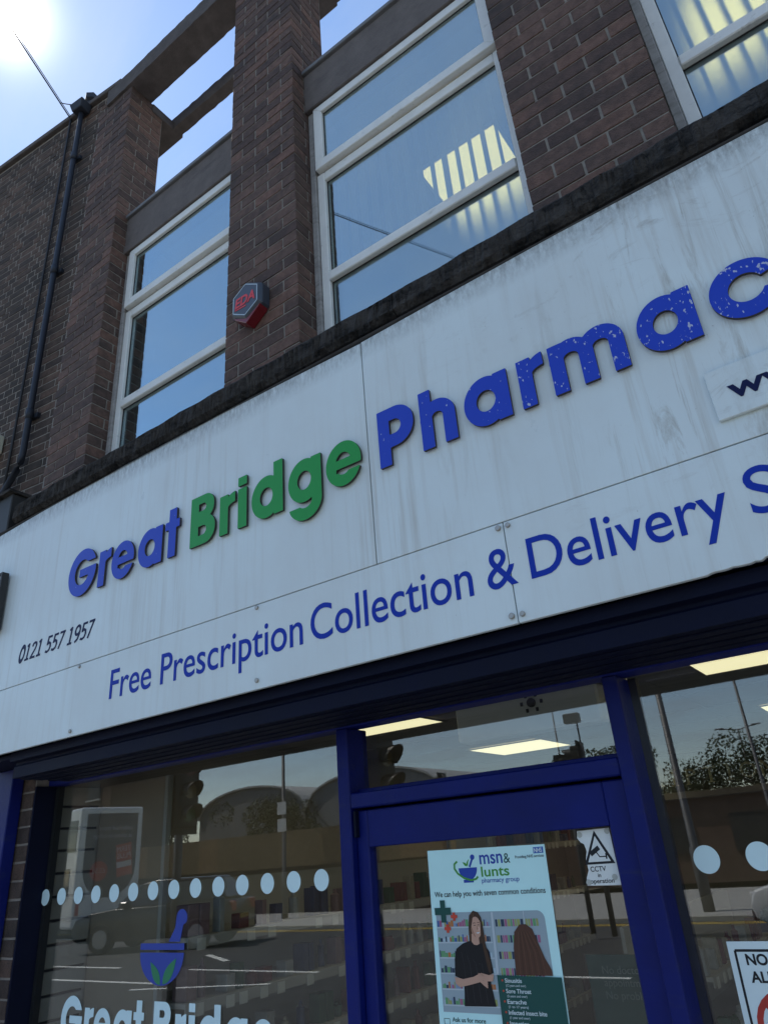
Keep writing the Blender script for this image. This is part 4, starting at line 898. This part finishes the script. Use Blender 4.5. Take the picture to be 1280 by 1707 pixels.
# regular lying hexagon, a little taller than wide
HX = [(-2.137 + 0.126 * math.cos(a) , 2.712 + .132 * math.sin(a)) for a in [R(30 + 60 * i) for i in range(6)]]
mbx = MB(H); a_ = hexa(1.0); b_ = hexa(.86); n = 6
vs = [(x, 2.118, z) for x, z in a_] + [(x, 2.065, z) for x, z in a_] + [(x, 2.045, z) for x, z in b_]
mbx.add(vs, [tuple(range(5, -1, -1))] + [(i, (i + 1) % 6, (i + 1) % 6 + 6, i + 6) for i in range(6)] + [(i + 6, (i + 1) % 6 + 6, (i + 1) % 6 + 12, i + 12) for i in range(6)] + [tuple(range(12, 18))])
mbx.build('case', M_ALB, AL, .003)
hl = hexa(.80)
for p, q in zip(hl, hl[1:] + hl[:1]): flat('outline', M_ALW, AL, stroke([p, q], .0045), 2.0436, .0008)
MB(H).prism_y([(-2.235, 2.640), (-2.222, 2.622), (-2.137, 2.558), (-2.052, 2.622), (-2.039, 2.640), (-2.137, 2.590)], 2.055, 2.117).build('strobe_lens', M_ALR, AL, .002)
text('lettering', M_ALT, AL, 'EDA', -2.212, 2.683, .060, 2.0432, x1=-2.064, offset=.03, th=.0008, shear=.15)
flat('underline', M_ALT, AL, stroke([(-2.212, 2.672), (-2.13, 2.668)], .008), 2.0432, .0008)

# ------------------------------------------------------------------ the neighbour
TH = R(6.5); NB = empty('neighbour_building', (-4.70, 2.446, 0), TH, label='sooty brick building with pale mortar and a drainpipe at the left', cat='building')
NT = 7.20                                     # parapet height above eye level
MB(H).box(-6.0, .30, .0115, .35, -1.8, NT).build('brick_wall', M_NMORTAR, NB, local=True); nw = NB.children[-1]
near, far = [], []; cz = .0752; z = 2.20; row = 0; J = .013
while z < NT - .02:
    u = .29 - (0.0 if row % 2 else .17); q = row
    while u > -2.9:
        wd = .225 if (q % 2) else .1125
        far.append([(u - wd / 2, .008 + .05 + random.uniform(-.0018, .0018), H + z + cz / 2), (wd - J, .10, min(cz, NT - z) - J)]); u -= wd; q += 1
    z += cz; row += 1
def vis(e):
    u, z = e[0][0], e[0][2] - H; x = -4.70 + u * math.cos(TH); y = 2.446 + u * math.sin(TH)
    return x < -1.93 * y and x > -2.85 * y and z > 1.12 * y
cand = sorted([e for e in far if vis(e)], key=lambda e: e[0][2]); near = cand[:298]; ids = set(map(id, near)); rest = [e for e in far if id(e) not in ids]
put_bricks(near, BR2, nw, True); bricks_to_stuff('upper_bricks', rest, M_NBRICKS, nw, True)
rough_box_l = MB(H).box(-6.0, .31, -.03, .40, NT, NT + .06).build('coping', M_BEAM, NB, .006, local=True)
M_PIPE = mat('pipe_blue_black', (.016, .020, .030), .55, .4, var=.15, vscale=9)
pu = -.20
def npt(ratio, zr):                         # point on the wall (local) where x / y = ratio
    t_ = math.tan(TH); y = (2.446 + (4.70) * t_) / (1 - ratio * t_); x = ratio * y; return ((x + 4.70) / math.cos(TH), zr * y)
pipe = MB(H).tube([(-.225, -.045, 7.12), (-.225, -.045, 3.05), (-.228, -.045, 3.0), (-.24, -.045, 2.945), (-.262, -.045, 2.90), (-.38, -.045, 2.75), (-.48, -.05, 2.62)], .025, 12).build('drainpipe', M_PIPE, NB, smooth=True, local=True)
for z in (6.4, 4.9, 3.35): MB(H).tube([(-.225, -.045, z), (-.225, -.045, z + .09)], .031, 12).build('collar', M_PIPE, pipe, smooth=True, local=True); MB(H).box(-.285, -.165, -.02, .01, z + .02, z + .06).build('bracket', M_PIPE, pipe, local=True)
cb = MB(H).tube([(-.44, -.012, 7.22), (-.435, -.012, 5.2), (-.44, -.012, 3.2), (-.45, -.014, 2.6)], .012, 6).build('cable', mat('cable_black', (.015, .015, .018), .6), NB, smooth=True, local=True)
MB(H).add([(-.29, -.11, 7.10), (-.16, -.11, 7.10), (-.16, .0, 7.10), (-.29, .0, 7.10), (-.32, -.13, 7.20), (-.13, -.13, 7.20), (-.13, .0, 7.20), (-.32, .0, 7.20)], [(0, 3, 2, 1), (4, 5, 6, 7), (0, 1, 5, 4), (1, 2, 6, 5), (2, 3, 7, 6), (3, 0, 4, 7)]).build('rain_hopper', M_PIPE, NB, .006, local=True)
MB(H).tube([(-.20, .03, 7.26), (-.20, .03, 7.33), (-.20, .03, 7.35), (-.20, .03, 7.42), (-.20, .03, 7.45)], [.05, .045, .075, .075, .02], 6).build('vent_cowl', M_PIPE, NB, local=True)
nbx = empty('neighbour_shop_sign', (-4.4, 2.0, H + 2.0), label='dark boxed sign of the shop next door at the left edge', cat='shop sign')
MB(H).box(-7.5, -4.10, 1.96, 2.30, 1.3, 2.225).build('sign_box', M_SEAL, nbx, .006); MB(H).box(-7.5, -4.085, 1.93, 2.30, 2.226, 2.25).build('capping', M_CONC, nbx, .003)
ab = empty('cream_alarm_box', (-5.4, 2.3, H + 3.25), label='cream alarm box on the sooty brick wall at the left edge', cat='alarm box')
ab.rotation_euler.z = TH; ab.location = (-5.40, 2.37, H + 3.24)
M_CREAM = mat('plastic_cream', (.50, .49, .40), .45, .4, var=.08)
MB().prism_y([(-.13, .06), (-.13, -.06), (.0, -.16), (.13, -.06), (.13, .10), (-.13, .10)], -.085, 0).build('case', M_CREAM, ab, .012, local=True)
text('lettering', M_SEAL, ab, 'ADT', -.09, -.01, .05, -.0865, th=.001, zo=0, local=True) if False else None
MB().prism_y([(-.12, -.065), (.0, -.155), (.12, -.065), (.11, -.055), (-.11, -.055)], -.088, -.084).build('lower_lens', mat('lens_grey', (.3, .3, .28), .3), ab, local=True)
# wires
M_WIRE = mat('cable_black', (.015, .015, .018), .6)
def wire(a, b, sag, r=.006):
    pts = []
    for i in range(25):
        t_ = i / 24; p = Vector(a).lerp(Vector(b), t_); p.z -= sag * 4 * t_ * (1 - t_); pts.append(tuple(p))
    return MB().tube(pts, r, 5).build('overhead_wire', M_WIRE, None, smooth=True)
tag(wire((-5.12, 2.36, H + 7.20), (2.6, -16.2, 11.4), .35, .007), 'black overhead wire from the brick parapet across the street, the lower of two', 'wire', 'overhead wires')
tag(wire((-5.11, 2.365, H + 7.21), (2.6, -16.2, 11.48), .35, .004), 'black overhead wire from the brick parapet across the street, the upper of two', 'wire', 'overhead wires')
tag(wire((-5.06, 2.22, H + 7.22), (-4.90, 2.40, H + 7.26), .02, .005), 'short black wire from the overhead wires to the vent on the parapet', 'wire')

# ------------------------------------------------------------------ across the street (mirrored in the shop glass)
M_POLE = mat('pole_grey', (.10, .10, .105), .5, .5, .3); M_BLACKP = mat('signal_black', (.012, .012, .012), .5)
M_WOODP = mat('pole_timber', (.10, .075, .05), .9, .2, var=.3, vscale=6)
tp = empty('telegraph_pole', (2.3, -16.2, 0), label='brown timber telegraph pole that carries the overhead wires', cat='pole')
MB().tube([(2.3, -16.2, 0), (2.3, -16.2, 11.8)], [.15, .10], 12).build('shaft', M_WOODP, tp, smooth=True); MB().box(1.7, 2.9, -16.25, -16.15, 11.35, 11.45).build('cross_arm', M_WOODP, tp)
def lamp_post(x, y, h, lb, double=False, r=.085, arm=1.3):
    e = empty('lamp_post', (x, y, 0), label=lb, cat='lamp post', group='lamp posts across the street')
    MB().tube([(x, y, 0), (x, y, 1.4), (x, y, 1.45), (x, y, h)], [r * 1.4, r * 1.4, r, r * .6], 10).build('column', M_POLE, e, smooth=True)
    for s in ((-1, 1) if double else (1,)):
        MB().tube([(x, y, h - .1), (x + s * arm * .5, y, h + .05), (x + s * arm, y, h + .1)], .035, 8).build('arm', M_POLE, e, smooth=True)
        MB().add([(x + s * arm - .35, y - .12, h + .1), (x + s * arm + .35, y - .12, h + .13), (x + s * arm + .35, y + .12, h + .13), (x + s * arm - .35, y + .12, h + .1), (x + s * arm - .3, y - .08, h + .2), (x + s * arm + .3, y - .08, h + .2), (x + s * arm + .3, y + .08, h + .2), (x + s * arm - .3, y + .08, h + .2)], [(0, 3, 2, 1), (4, 5, 6, 7), (0, 1, 5, 4), (1, 2, 6, 5), (2, 3, 7, 6), (3, 0, 4, 7)]).build('lantern', M_POLE, e, .02)
    return e
l1 = lamp_post(-20.4, -17.8, 8.0, 'grey lamp post with small signs in front of the board fence')
for z in (2.9, 3.5): MB().box(-20.62, -20.18, -17.70, -17.68, z, z + .45).build('sign_plate', mat('plate_white', (.6, .6, .58), .5), l1)
lamp_post(-5.2, -16.3, 9.0, 'thick grey lamp post mirrored beside the door post', r=.10)
lamp_post(-4.75, -26.0, 9.5, 'thin dark lamp post mirrored in the right window', r=.07)
lamp_post(-10.1, -56, 8.4, 'far double headed lamp post mirrored in the right window', True)
lamp_post(-17.5, -39, 9.5, 'far thin lamp post mirrored in the glass over the door', r=.06)
def signal(x, y, zb, face, lb, extra=False, hs=1.0):
    """traffic signal: post, head with three hooded lenses; face = direction it looks (radians about z)"""
    e = empty('traffic_signal', (x, y, 0), face, label=lb, cat='traffic light', group='traffic signals at the junction')
    M_ = lambda b, n, m, **k: b.build(n, m, e, local=True, **k)
    M_(MB().tube([(0, 0, 0), (0, 0, zb + 1.0)], .057, 10), 'post', M_POLE, smooth=True)
    M_(MB().box(.05, .23, -.16, .16, zb, zb + .95), 'head', M_BLACKP, bevel=.02)
    M_(MB().box(.04, .055, -.26, .26, zb - .08, zb + 1.05), 'backing_board', M_BLACKP, bevel=.004)
    for i, c in enumerate(((.02, .10, .03), (.16, .10, .02), (.18, .01, .01))):
        z = zb + .17 + i * .305
        M_(MB().tube([(.232, 0, z), (.240, 0, z)], .10, 16), 'lens', mat('signal_lens_%d' % i, c, .2))
        hd = MB(); n = 12; vs = []; fs = []
        for k in range(n + 1):
            a = R(-30) + R(240) * k / n
            for (rr, xx) in ((.125, .232), (.125, .232 + .24 * (0.55 + .45 * math.sin(max(a, 0)))), (.117, .232 + .24 * (0.55 + .45 * math.sin(max(a, 0)))), (.117, .232)): vs.append((xx, rr * math.cos(a), z + rr * math.sin(a)))
        for k in range(n):
            for q in range(4): fs.append((k * 4 + q, k * 4 + (q + 1) % 4, k * 4 + 4 + (q + 1) % 4, k * 4 + 4 + q))
        hd.add(vs, fs); M_(hd, 'hood', M_BLACKP)
    if extra:
        M_(MB().tube([(0, 0, zb + 1.0), (0, 0, zb + 1.45)], .02, 8), 'detector_stalk', M_POLE); M_(MB().box(-.08, .28, -.10, .10, zb + 1.45, zb + 1.66), 'detector', M_BLACKP, bevel=.015)
    return e
signal(-8.75, -3.1, 2.35, R(8), 'traffic signal mirrored near the middle of the left window, on the near kerb')
signal(-5.25, -2.9, 2.35, R(8), 'traffic signal mirrored in the glass above the door, on the near kerb')
signal(-6.0, -11.9, 2.75, R(175), 'traffic signal with a detector on a stalk, mirrored over the right of the door', True)
signal(-6.6, -12.3, 2.55, R(60), 'traffic signal beside the one with a detector, mirrored over the door')
signal(-10.2, -12.8, 2.6, R(175), 'traffic signal mirrored low over the left of the door', False)

# board fence on a low brick wall
HF = empty('board_fence', (-22, -20, 0), label='brown chipboard hoarding on a low dark wall across the street', cat='fence')
M_OSB = mat('chipboard', (.17, .13, .078), .85, .2, var=.6, vscale=9, bump=.3, bscale=60, rnd='object'); M_DWALL = mat('low_wall', (.055, .045, .04), .9, .2, var=.3, vscale=4)
MB().box(-40, -14, -20.30, -20.06, -.1, 1.66).build('low_wall', M_DWALL, HF)
for i in range(20):
    o = MB().box(-.608, .608, -.012, .012, 0, 1.34).build('board', M_OSB, HF); o.location = (-38 + i * 1.22, -20.0, 1.66 + random.uniform(-.02, .02)); o.rotation_euler.y = random.uniform(-.004, .004)
# warehouses with barrel roofs
M_WALLW = mat('warehouse_sheet', (.20, .21, .22), .7, .3, var=.12, vscale=1.5); M_ROOFW = mat('warehouse_roof', (.42, .42, .40), .6, .4, var=.12, vscale=1)
for i, lb in enumerate(('grey warehouse with a curved roof behind the board fence', 'second grey warehouse with a curved roof, right of the first')):
    xc = -45.5 + i * 12.4; e = empty('warehouse', (xc, -46, 0), label=lb, cat='warehouse', group='warehouses behind the fence')
    prof = [(xc - 6, 0), (xc + 6, 0), (xc + 6, 5.6)] + [(xc + 6 * math.cos(a), 5.6 + 2.0 * math.sin(a)) for a in [math.pi * q / 14 for q in range(1, 14)]] + [(xc - 6, 5.6)]
    MB().prism_y(prof, -70, -40.8).build('walls', M_WALLW, e)
    rf = MB()
    for q in range(14):
        a, b = math.pi * q / 14, math.pi * (q + 1) / 14
        rf.prism_y([(xc + 6.0 * math.cos(a), 5.6 + 2.01 * math.sin(a)), (xc + 6.16 * math.cos(a), 5.6 + 2.16 * math.sin(a)), (xc + 6.16 * math.cos(b), 5.6 + 2.16 * math.sin(b)), (xc + 6.0 * math.cos(b), 5.6 + 2.01 * math.sin(b))], -70.1, -40.6)
    rf.build('roof', M_ROOFW, e)
    MB().box(xc - 2.2, xc + 2.2, -40.79, -40.7, .0, 3.8).build('roller_door', mat('roller_door', (.30, .31, .32), .6), e); MB().box(xc + 3, xc + 4.6, -40.79, -40.72, 3.2, 4.6).build('window', M_SEAL, e)
TB = empty('brick_terrace', (-60, -34, 0), label='tall dark brick terrace behind the bus, mirrored at the far left', cat='building')
M_TER = mat('terrace_brick', (.075, .052, .042), .9, .2, var=.25, vscale=1.2)
MB().box(-96, -47.5, -34, -29, 0, 9.5).build('walls', M_TER, TB)
MB().prism_x([(-34.4, 9.5), (-28.6, 9.5), (-31.5, 12)], -96.3, -47.2).build('roof', mat('slate', (.06, .06, .065), .7, .3, var=.2), TB)
for i in range(12):
    for z in (1.2, 4.2, 7.0):
        w_ = MB().box(-50.2 - i * 3.8, -48.8 - i * 3.8, -29.0, -28.94, z, z + 1.6).build('window', M_SEAL, TB); MB().box(-50.35 - i * 3.8, -48.65 - i * 3.8, -28.99, -28.88, z - .12, z).build('sill', M_KERB, w_)
# long low building and trees further right
M_SHOPB = mat('brick_far', (.13, .085, .065), .9, .2, var=.2, vscale=2)
LB = empty('low_building', (2, -30, 0), label='long low brown brick building mirrored in the right window', cat='building')
MB().box(-14, 24, -34, -27, 0, 2.9).build('walls', M_SHOPB, LB); MB().box(-14.2, 24.2, -34.2, -26.8, 2.9, 3.15).build('roof', M_DWALL, LB)
for i in range(12): MB().box(-12.4 + i * 3, -10.8 + i * 3, -27.0, -26.95, 1.0, 2.3).build('window', M_SEAL, LB)

M_LEAF = mat('leaves', (.040, .060, .022), .7, .3, rnd='island'); M_BARK = mat('bark', (.07, .055, .04), .95, .2, var=.3)
def tree(x, y, h, rw, lb, seed, n=9000):
    rnd = random.Random(seed); e = empty('tree', (x, y, 0), label=lb, cat='tree', group='trees across the street')
    tr = MB(); tr.tube([(x, y, 0), (x + rnd.uniform(-.1, .1), y, h * .3), (x + rnd.uniform(-.2, .2), y, h * .62)], [h * .035, h * .026, h * .012], 8)
    for q in range(6):
        a = q * 1.05 + rnd.random(); tr.tube([(x, y, h * (.3 + .05 * q)), (x + math.cos(a) * rw * .35, y + math.sin(a) * rw * .35, h * (.48 + .06 * q)), (x + math.cos(a) * rw * .7, y + math.sin(a) * rw * .7, h * (.58 + .06 * q))], [h * .014, h * .009, h * .004], 6)
    tr.build('trunk', M_BARK, e, smooth=True)
    cl = [(Vector((x + rnd.gauss(0, rw * .42), y + rnd.gauss(0, rw * .42), h * rnd.uniform(.38, .9))), rnd.uniform(.20, .38) * rw) for _ in range(30)]
    vs, fs = [], []
    for _ in range(n):
        c, r = rnd.choice(cl); d = Vector((rnd.gauss(0, 1), rnd.gauss(0, 1), rnd.gauss(0, .8))).normalized() * r * rnd.uniform(.5, 1.0) ** .5; p = c + d
        u = Vector((rnd.gauss(0, 1), rnd.gauss(0, 1), rnd.gauss(0, 1))).normalized(); v = u.cross(Vector((rnd.gauss(0, 1), rnd.gauss(0, 1), rnd.gauss(0, 1)))).normalized(); s = rnd.uniform(.08, .16) * h / 8
        k = len(vs); vs += [tuple(p - u * s), tuple(p + v * s * .55), tuple(p + u * s), tuple(p - v * s * .55)]; fs.append((k, k + 1, k + 2, k + 3))
    me = bpy.data.meshes.new('crown'); me.from_pydata(vs, [], fs); link('crown', me, M_LEAF, e)
for i, (x, y, h, rw, lb) in enumerate(((-11.5, -30, 5.6, 2.6, 'bushy dark tree mirrored right beside the door post'), (-40, -38, 6.2, 3.2, 'dark round tree in front of the warehouse'), (-8, -52, 7.2, 4.6, 'broad tree behind the low building, mirrored under the far lamp'), (-1, -54, 7.6, 5, 'broad tree behind the low building, middle of the row'), (6, -50, 7.8, 5, 'broad tree behind the low building, right of the row'), (-15, -56, 6.6, 4.5, 'broad tree behind the low building, left of the row'), (-62, -44, 8, 4, 'tree at the far left behind the bus'), (13, -52, 8, 5, 'broad tree at the right end of the row'))):
    tree(x, y, h, rw, lb, 20 + i)

# vehicles
M_TYRE = mat('tyre', (.015, .015, .015), .85); M_RIM = mat('wheel_rim', (.30, .30, .31), .35, .5, .8); M_CGLASS = mat('car_glass', (.012, .014, .016), .05, .8); M_TAIL = mat('tail_lamp', (.16, .008, .008), .2, emit=(1, .03, .03), estr=.04); M_HEADL = mat('head_lamp', (.6, .6, .6), .1)
def wheel(e, x, y, r, wd):
    o = MB().tube([(x, y - wd / 2, r), (x, y + wd / 2, r)], r, 22).build('wheel', M_TYRE, e, .02, local=True); s = 1 if y > 0 else -1
    MB().tube([(x, y + s * wd * .5, r), (x, y + s * (wd * .5 + .012), r)], r * .62, 16).build('rim', M_RIM, o, local=True)
def car(name, lb, loc, rz, paint, L, W, Hh, plate_rear=True):
    """local x = forwards"""
    e = empty(name, loc, rz, label=lb, cat='car'); B = lambda b, n, m, **k: b.build(n, m, e, local=True, **k); hw = W / 2; l2 = L / 2; k = Hh / 1.7
    side = [(-l2, .42 * k), (-l2 + .05, .30 * k), (l2 - .25, .28 * k), (l2 - .05, .38 * k), (l2, .62 * k), (l2 - .10, .86 * k), (l2 - .55, .98 * k), (l2 - 1.25, 1.06 * k), (-l2 + .1, 1.10 * k), (-l2 - .02, .80 * k)]
    def sec(z): return hw * (1 - .10 * max(0, z / k - .75) - .06 * max(0, .45 - z / k))
    m_ = MB(); n = len(side)
    vs = [(x, -sec(z), z) for x, z in side] + [(x, sec(z), z) for x, z in side]
    m_.add(vs, [tuple(range(n)), tuple(range(2 * n - 1, n - 1, -1))] + [(i, i + n, (i + 1) % n + n, (i + 1) % n) for i in range(n)])
    B(m_, 'body', paint, bevel=.05, seg=3, smooth=True)
    cab = [(l2 - 1.28, 1.04 * k), (l2 - 2.0, 1.62 * k), (l2 - 2.5, 1.70 * k), (-l2 + .75, 1.68 * k), (-l2 + .18, 1.08 * k)]
    wt = lambda z: hw * (.93 - .22 * (z / k - 1.05) / .65)
    nn = len(cab); vs = [(x, -wt(z), z) for x, z in cab] + [(x, wt(z), z) for x, z in cab]
    m_ = MB().add(vs, [tuple(range(nn)), tuple(range(2 * nn - 1, nn - 1, -1))] + [(i, i + nn, (i + 1) % nn + nn, (i + 1) % nn) for i in range(nn)]); B(m_, 'cabin', paint, bevel=.04, seg=2, smooth=True)
    for s in (-1, 1):
        def wq(pts): return MB().add([(x, s * (wt(z) + .006), z) for x, z in pts] + [(x, s * (wt(z) - .01), z) for x, z in pts], [tuple(range(len(pts))), tuple(range(2 * len(pts) - 1, len(pts) - 1, -1))] + [(i, i + len(pts), (i + 1) % len(pts) + len(pts), (i + 1) % len(pts)) for i in range(len(pts))])
        B(wq([(l2 - 1.45, 1.10 * k), (l2 - 2.02, 1.56 * k), (l2 - 2.55, 1.60 * k), (l2 - 2.55, 1.12 * k)]), 'side_window', M_CGLASS); B(wq([(l2 - 2.65, 1.12 * k), (l2 - 2.65, 1.60 * k), (-l2 + .80, 1.58 * k), (-l2 + .48, 1.16 * k)]), 'side_window', M_CGLASS)
        B(MB().box(l2 - 1.75, l2 - 1.55, s * hw * .93 - .0, s * (hw * .93 + .17), 1.06 * k, 1.22 * k), 'mirror', paint, bevel=.03)
        B(MB().box(-l2 - .03, -l2 + .10, s * hw * .68 - .12, s * hw * .68 + .12, .80 * k, 1.06 * k), 'tail_light', M_TAIL, bevel=.02)
        B(MB().box(l2 - .16, l2 + .0, s * hw * .66 - .18, s * hw * .66 + .18, .68 * k, .84 * k), 'headlight', M_HEADL, bevel=.03)
        for x in (l2 - .95, -l2 + .95): wheel(e, x, s * (hw - .10), .36 * k, .24)
    B(MB().add([(-l2 + .22, -hw * .74, 1.16 * k), (-l2 + .22, hw * .74, 1.16 * k), (-l2 + .66, hw * .64, 1.58 * k), (-l2 + .66, -hw * .64, 1.58 * k), (-l2 + .16, -hw * .74, 1.16 * k), (-l2 + .16, hw * .74, 1.16 * k), (-l2 + .60, hw * .64, 1.58 * k), (-l2 + .60, -hw * .64, 1.58 * k)], [(3, 2, 1, 0), (4, 5, 6, 7), (0, 1, 5, 4), (1, 2, 6, 5), (2, 3, 7, 6), (3, 0, 4, 7)]), 'rear_window', M_CGLASS)
    B(MB().add([(l2 - 1.34, -hw * .78, 1.12 * k), (l2 - 1.34, hw * .78, 1.12 * k), (l2 - 1.93, hw * .68, 1.56 * k), (l2 - 1.93, -hw * .68, 1.56 * k), (l2 - 1.28, -hw * .78, 1.14 * k), (l2 - 1.28, hw * .78, 1.14 * k), (l2 - 1.88, hw * .68, 1.60 * k), (l2 - 1.88, -hw * .68, 1.60 * k)], [(3, 2, 1, 0), (4, 5, 6, 7), (0, 1, 5, 4), (1, 2, 6, 5), (2, 3, 7, 6), (3, 0, 4, 7)]), 'windscreen', M_CGLASS)
    B(MB().box(-l2 - .035, -l2 - .01, -.26, .26, .62 * k, .73 * k), 'number_plate', mat('plate_yellow', (.5, .42, .10), .5)); B(MB().box(-l2 - .04, -l2 + .1, -hw * .9, hw * .9, .36 * k, .56 * k), 'bumper', M_BLACKP, bevel=.03); B(MB().box(l2 - .2, l2 + .03, -hw * .85, hw * .85, .34 * k, .54 * k), 'bumper', M_BLACKP, bevel=.03)
    return e
car('dark_car', 'black estate car turning in the road, mirrored in the left window', (-18.9, -11.2, -.1), R(180 - 22), mat('paint_black', (.009, .009, .011), .22, .4), 4.8, 1.9, 1.75)
car('white_car', 'white car in the road, mirrored at the right edge', (-1.2, -12.6, -.1), R(180), mat('paint_white', (.62, .62, .62), .15, .5, coat=.6), 4.2, 1.8, 1.62)
car('silver_car', 'silver car parked by the board fence, seen behind its left part', (-31, -23.5, .55), R(10), mat('paint_silver', (.34, .35, .37), .2, .5, .6, coat=.6), 4.3, 1.8, 1.5)

# double deck bus, rear towards +x
BU = empty('bus', (-26.0, -14.2, -.1), R(10), label='white double deck bus with a dark advert on its rear, mirrored at the left', cat='bus')
M_BUSW = mat('bus_white', (.62, .63, .61), .25, .5, coat=.4); M_BUSD = mat('bus_dark', (.02, .022, .032), .25, .5, coat=.4); M_ADV = mat('advert_dark', (.035, .035, .05), .35)
B = lambda b, n, m, **k: b.build(n, m, BU, local=True, **k)
B(MB().box(-1.05, 0, -1.25, 1.25, .32, 4.38), 'rear_body', M_BUSW, bevel=.10, seg=3); B(MB().box(-10.8, -1.055, -1.25, 1.25, .32, 4.36), 'body', M_BUSD, bevel=.06, seg=2)
for s in (-1, 1):
    B(MB().box(-1.0, -.25, s * 1.252 - .012, s * 1.252 + .012, 2.85, 3.95), 'side_window', M_CGLASS, bevel=.006); B(MB().box(-1.0, -.55, s * 1.252 - .012, s * 1.252 + .012, 1.45, 2.3), 'side_window', M_CGLASS, bevel=.006)
    for q in range(6): B(MB().box(-2.7 - q * 1.5, -1.3 - q * 1.5, s * 1.252 - .012, s * 1.252 + .012, 2.85, 3.9), 'side_window', M_CGLASS, bevel=.006); B(MB().box(-2.7 - q * 1.5, -1.3 - q * 1.5, s * 1.252 - .012, s * 1.252 + .012, 1.25, 2.25), 'side_window', M_CGLASS, bevel=.006)
    for x in (-2.6, -8.6): wheel(BU, x, s * 1.10, .50, .30)
    B(MB().box(-.02, .012, s * 1.10 - .06, s * 1.10 + .06, .75, 1.15), 'tail_light', M_TAIL)
adv = [(-1.02, 4.15), (-1.02, 2.2)] + [(1.02 * math.cos(a), 2.2 + .95 * math.sin(a)) for a in [math.pi + math.pi * i / 14 for i in range(1, 14)]] + [(1.02, 2.2), (1.02, 4.15)]
m_ = MB(); n = len(adv); m_.add([(.012, y, z) for y, z in adv] + [(-.02, y, z) for y, z in adv], [tuple(range(n)), tuple(range(2 * n - 1, n - 1, -1))] + [(i, i + n, (i + 1) % n + n, (i + 1) % n) for i in range(n)]); B(m_, 'advert', M_ADV)
ax = dict(axis='+x', zo=0, local=True, th=.003)
text('advert_text', mat('advert_grey', (.35, .35, .38), .5), BU, 'unlimited travel', -.80, 3.55, .16, .016, x1=.55, **ax); text('advert_text', MATS['advert_grey'], BU, 'at school or college', -.80, 3.28, .16, .016, x1=.75, **ax)
def yz(nm, m, pts, x):
    k = len(pts); b = MB().add([(x, y, z) for y, z in pts] + [(x - .004, y, z) for y, z in pts], [tuple(range(k)), tuple(range(2 * k - 1, k - 1, -1))] + [(i, i + k, (i + 1) % k + k, (i + 1) % k) for i in range(k)]); B(b, nm, m)
yz('advert_ticket', mat('ticket_red', (.40, .05, .04), .5), [(-.92, 1.98), (-.30, 1.90), (-.18, 3.00), (-.80, 3.10)], .018)
yz('advert_ticket', mat('ticket_white', (.5, .48, .45), .5), [(-.86, 2.28), (-.28, 2.20), (-.25, 2.40), (-.84, 2.48)], .022)
text('advert_text', MATS['ticket_white'], BU, 'TERM', -.80, 2.82, .18, .024, x1=-.24, rot=-.12, **ax); text('advert_text', MATS['ticket_white'], BU, 'PLUS', -.81, 2.58, .18, .024, x1=-.27, rot=-.12, **ax)
yz('advert_spot', MATS['ticket_red'], [(.42 + .34 * math.cos(a), 2.15 + .34 * math.sin(a)) for a in [2 * math.pi * i / 20 for i in range(20)]], .018)
text('advert_text', MATS['ticket_white'], BU, '£5.50', .17, 2.08, .17, .022, x1=.67, **ax)
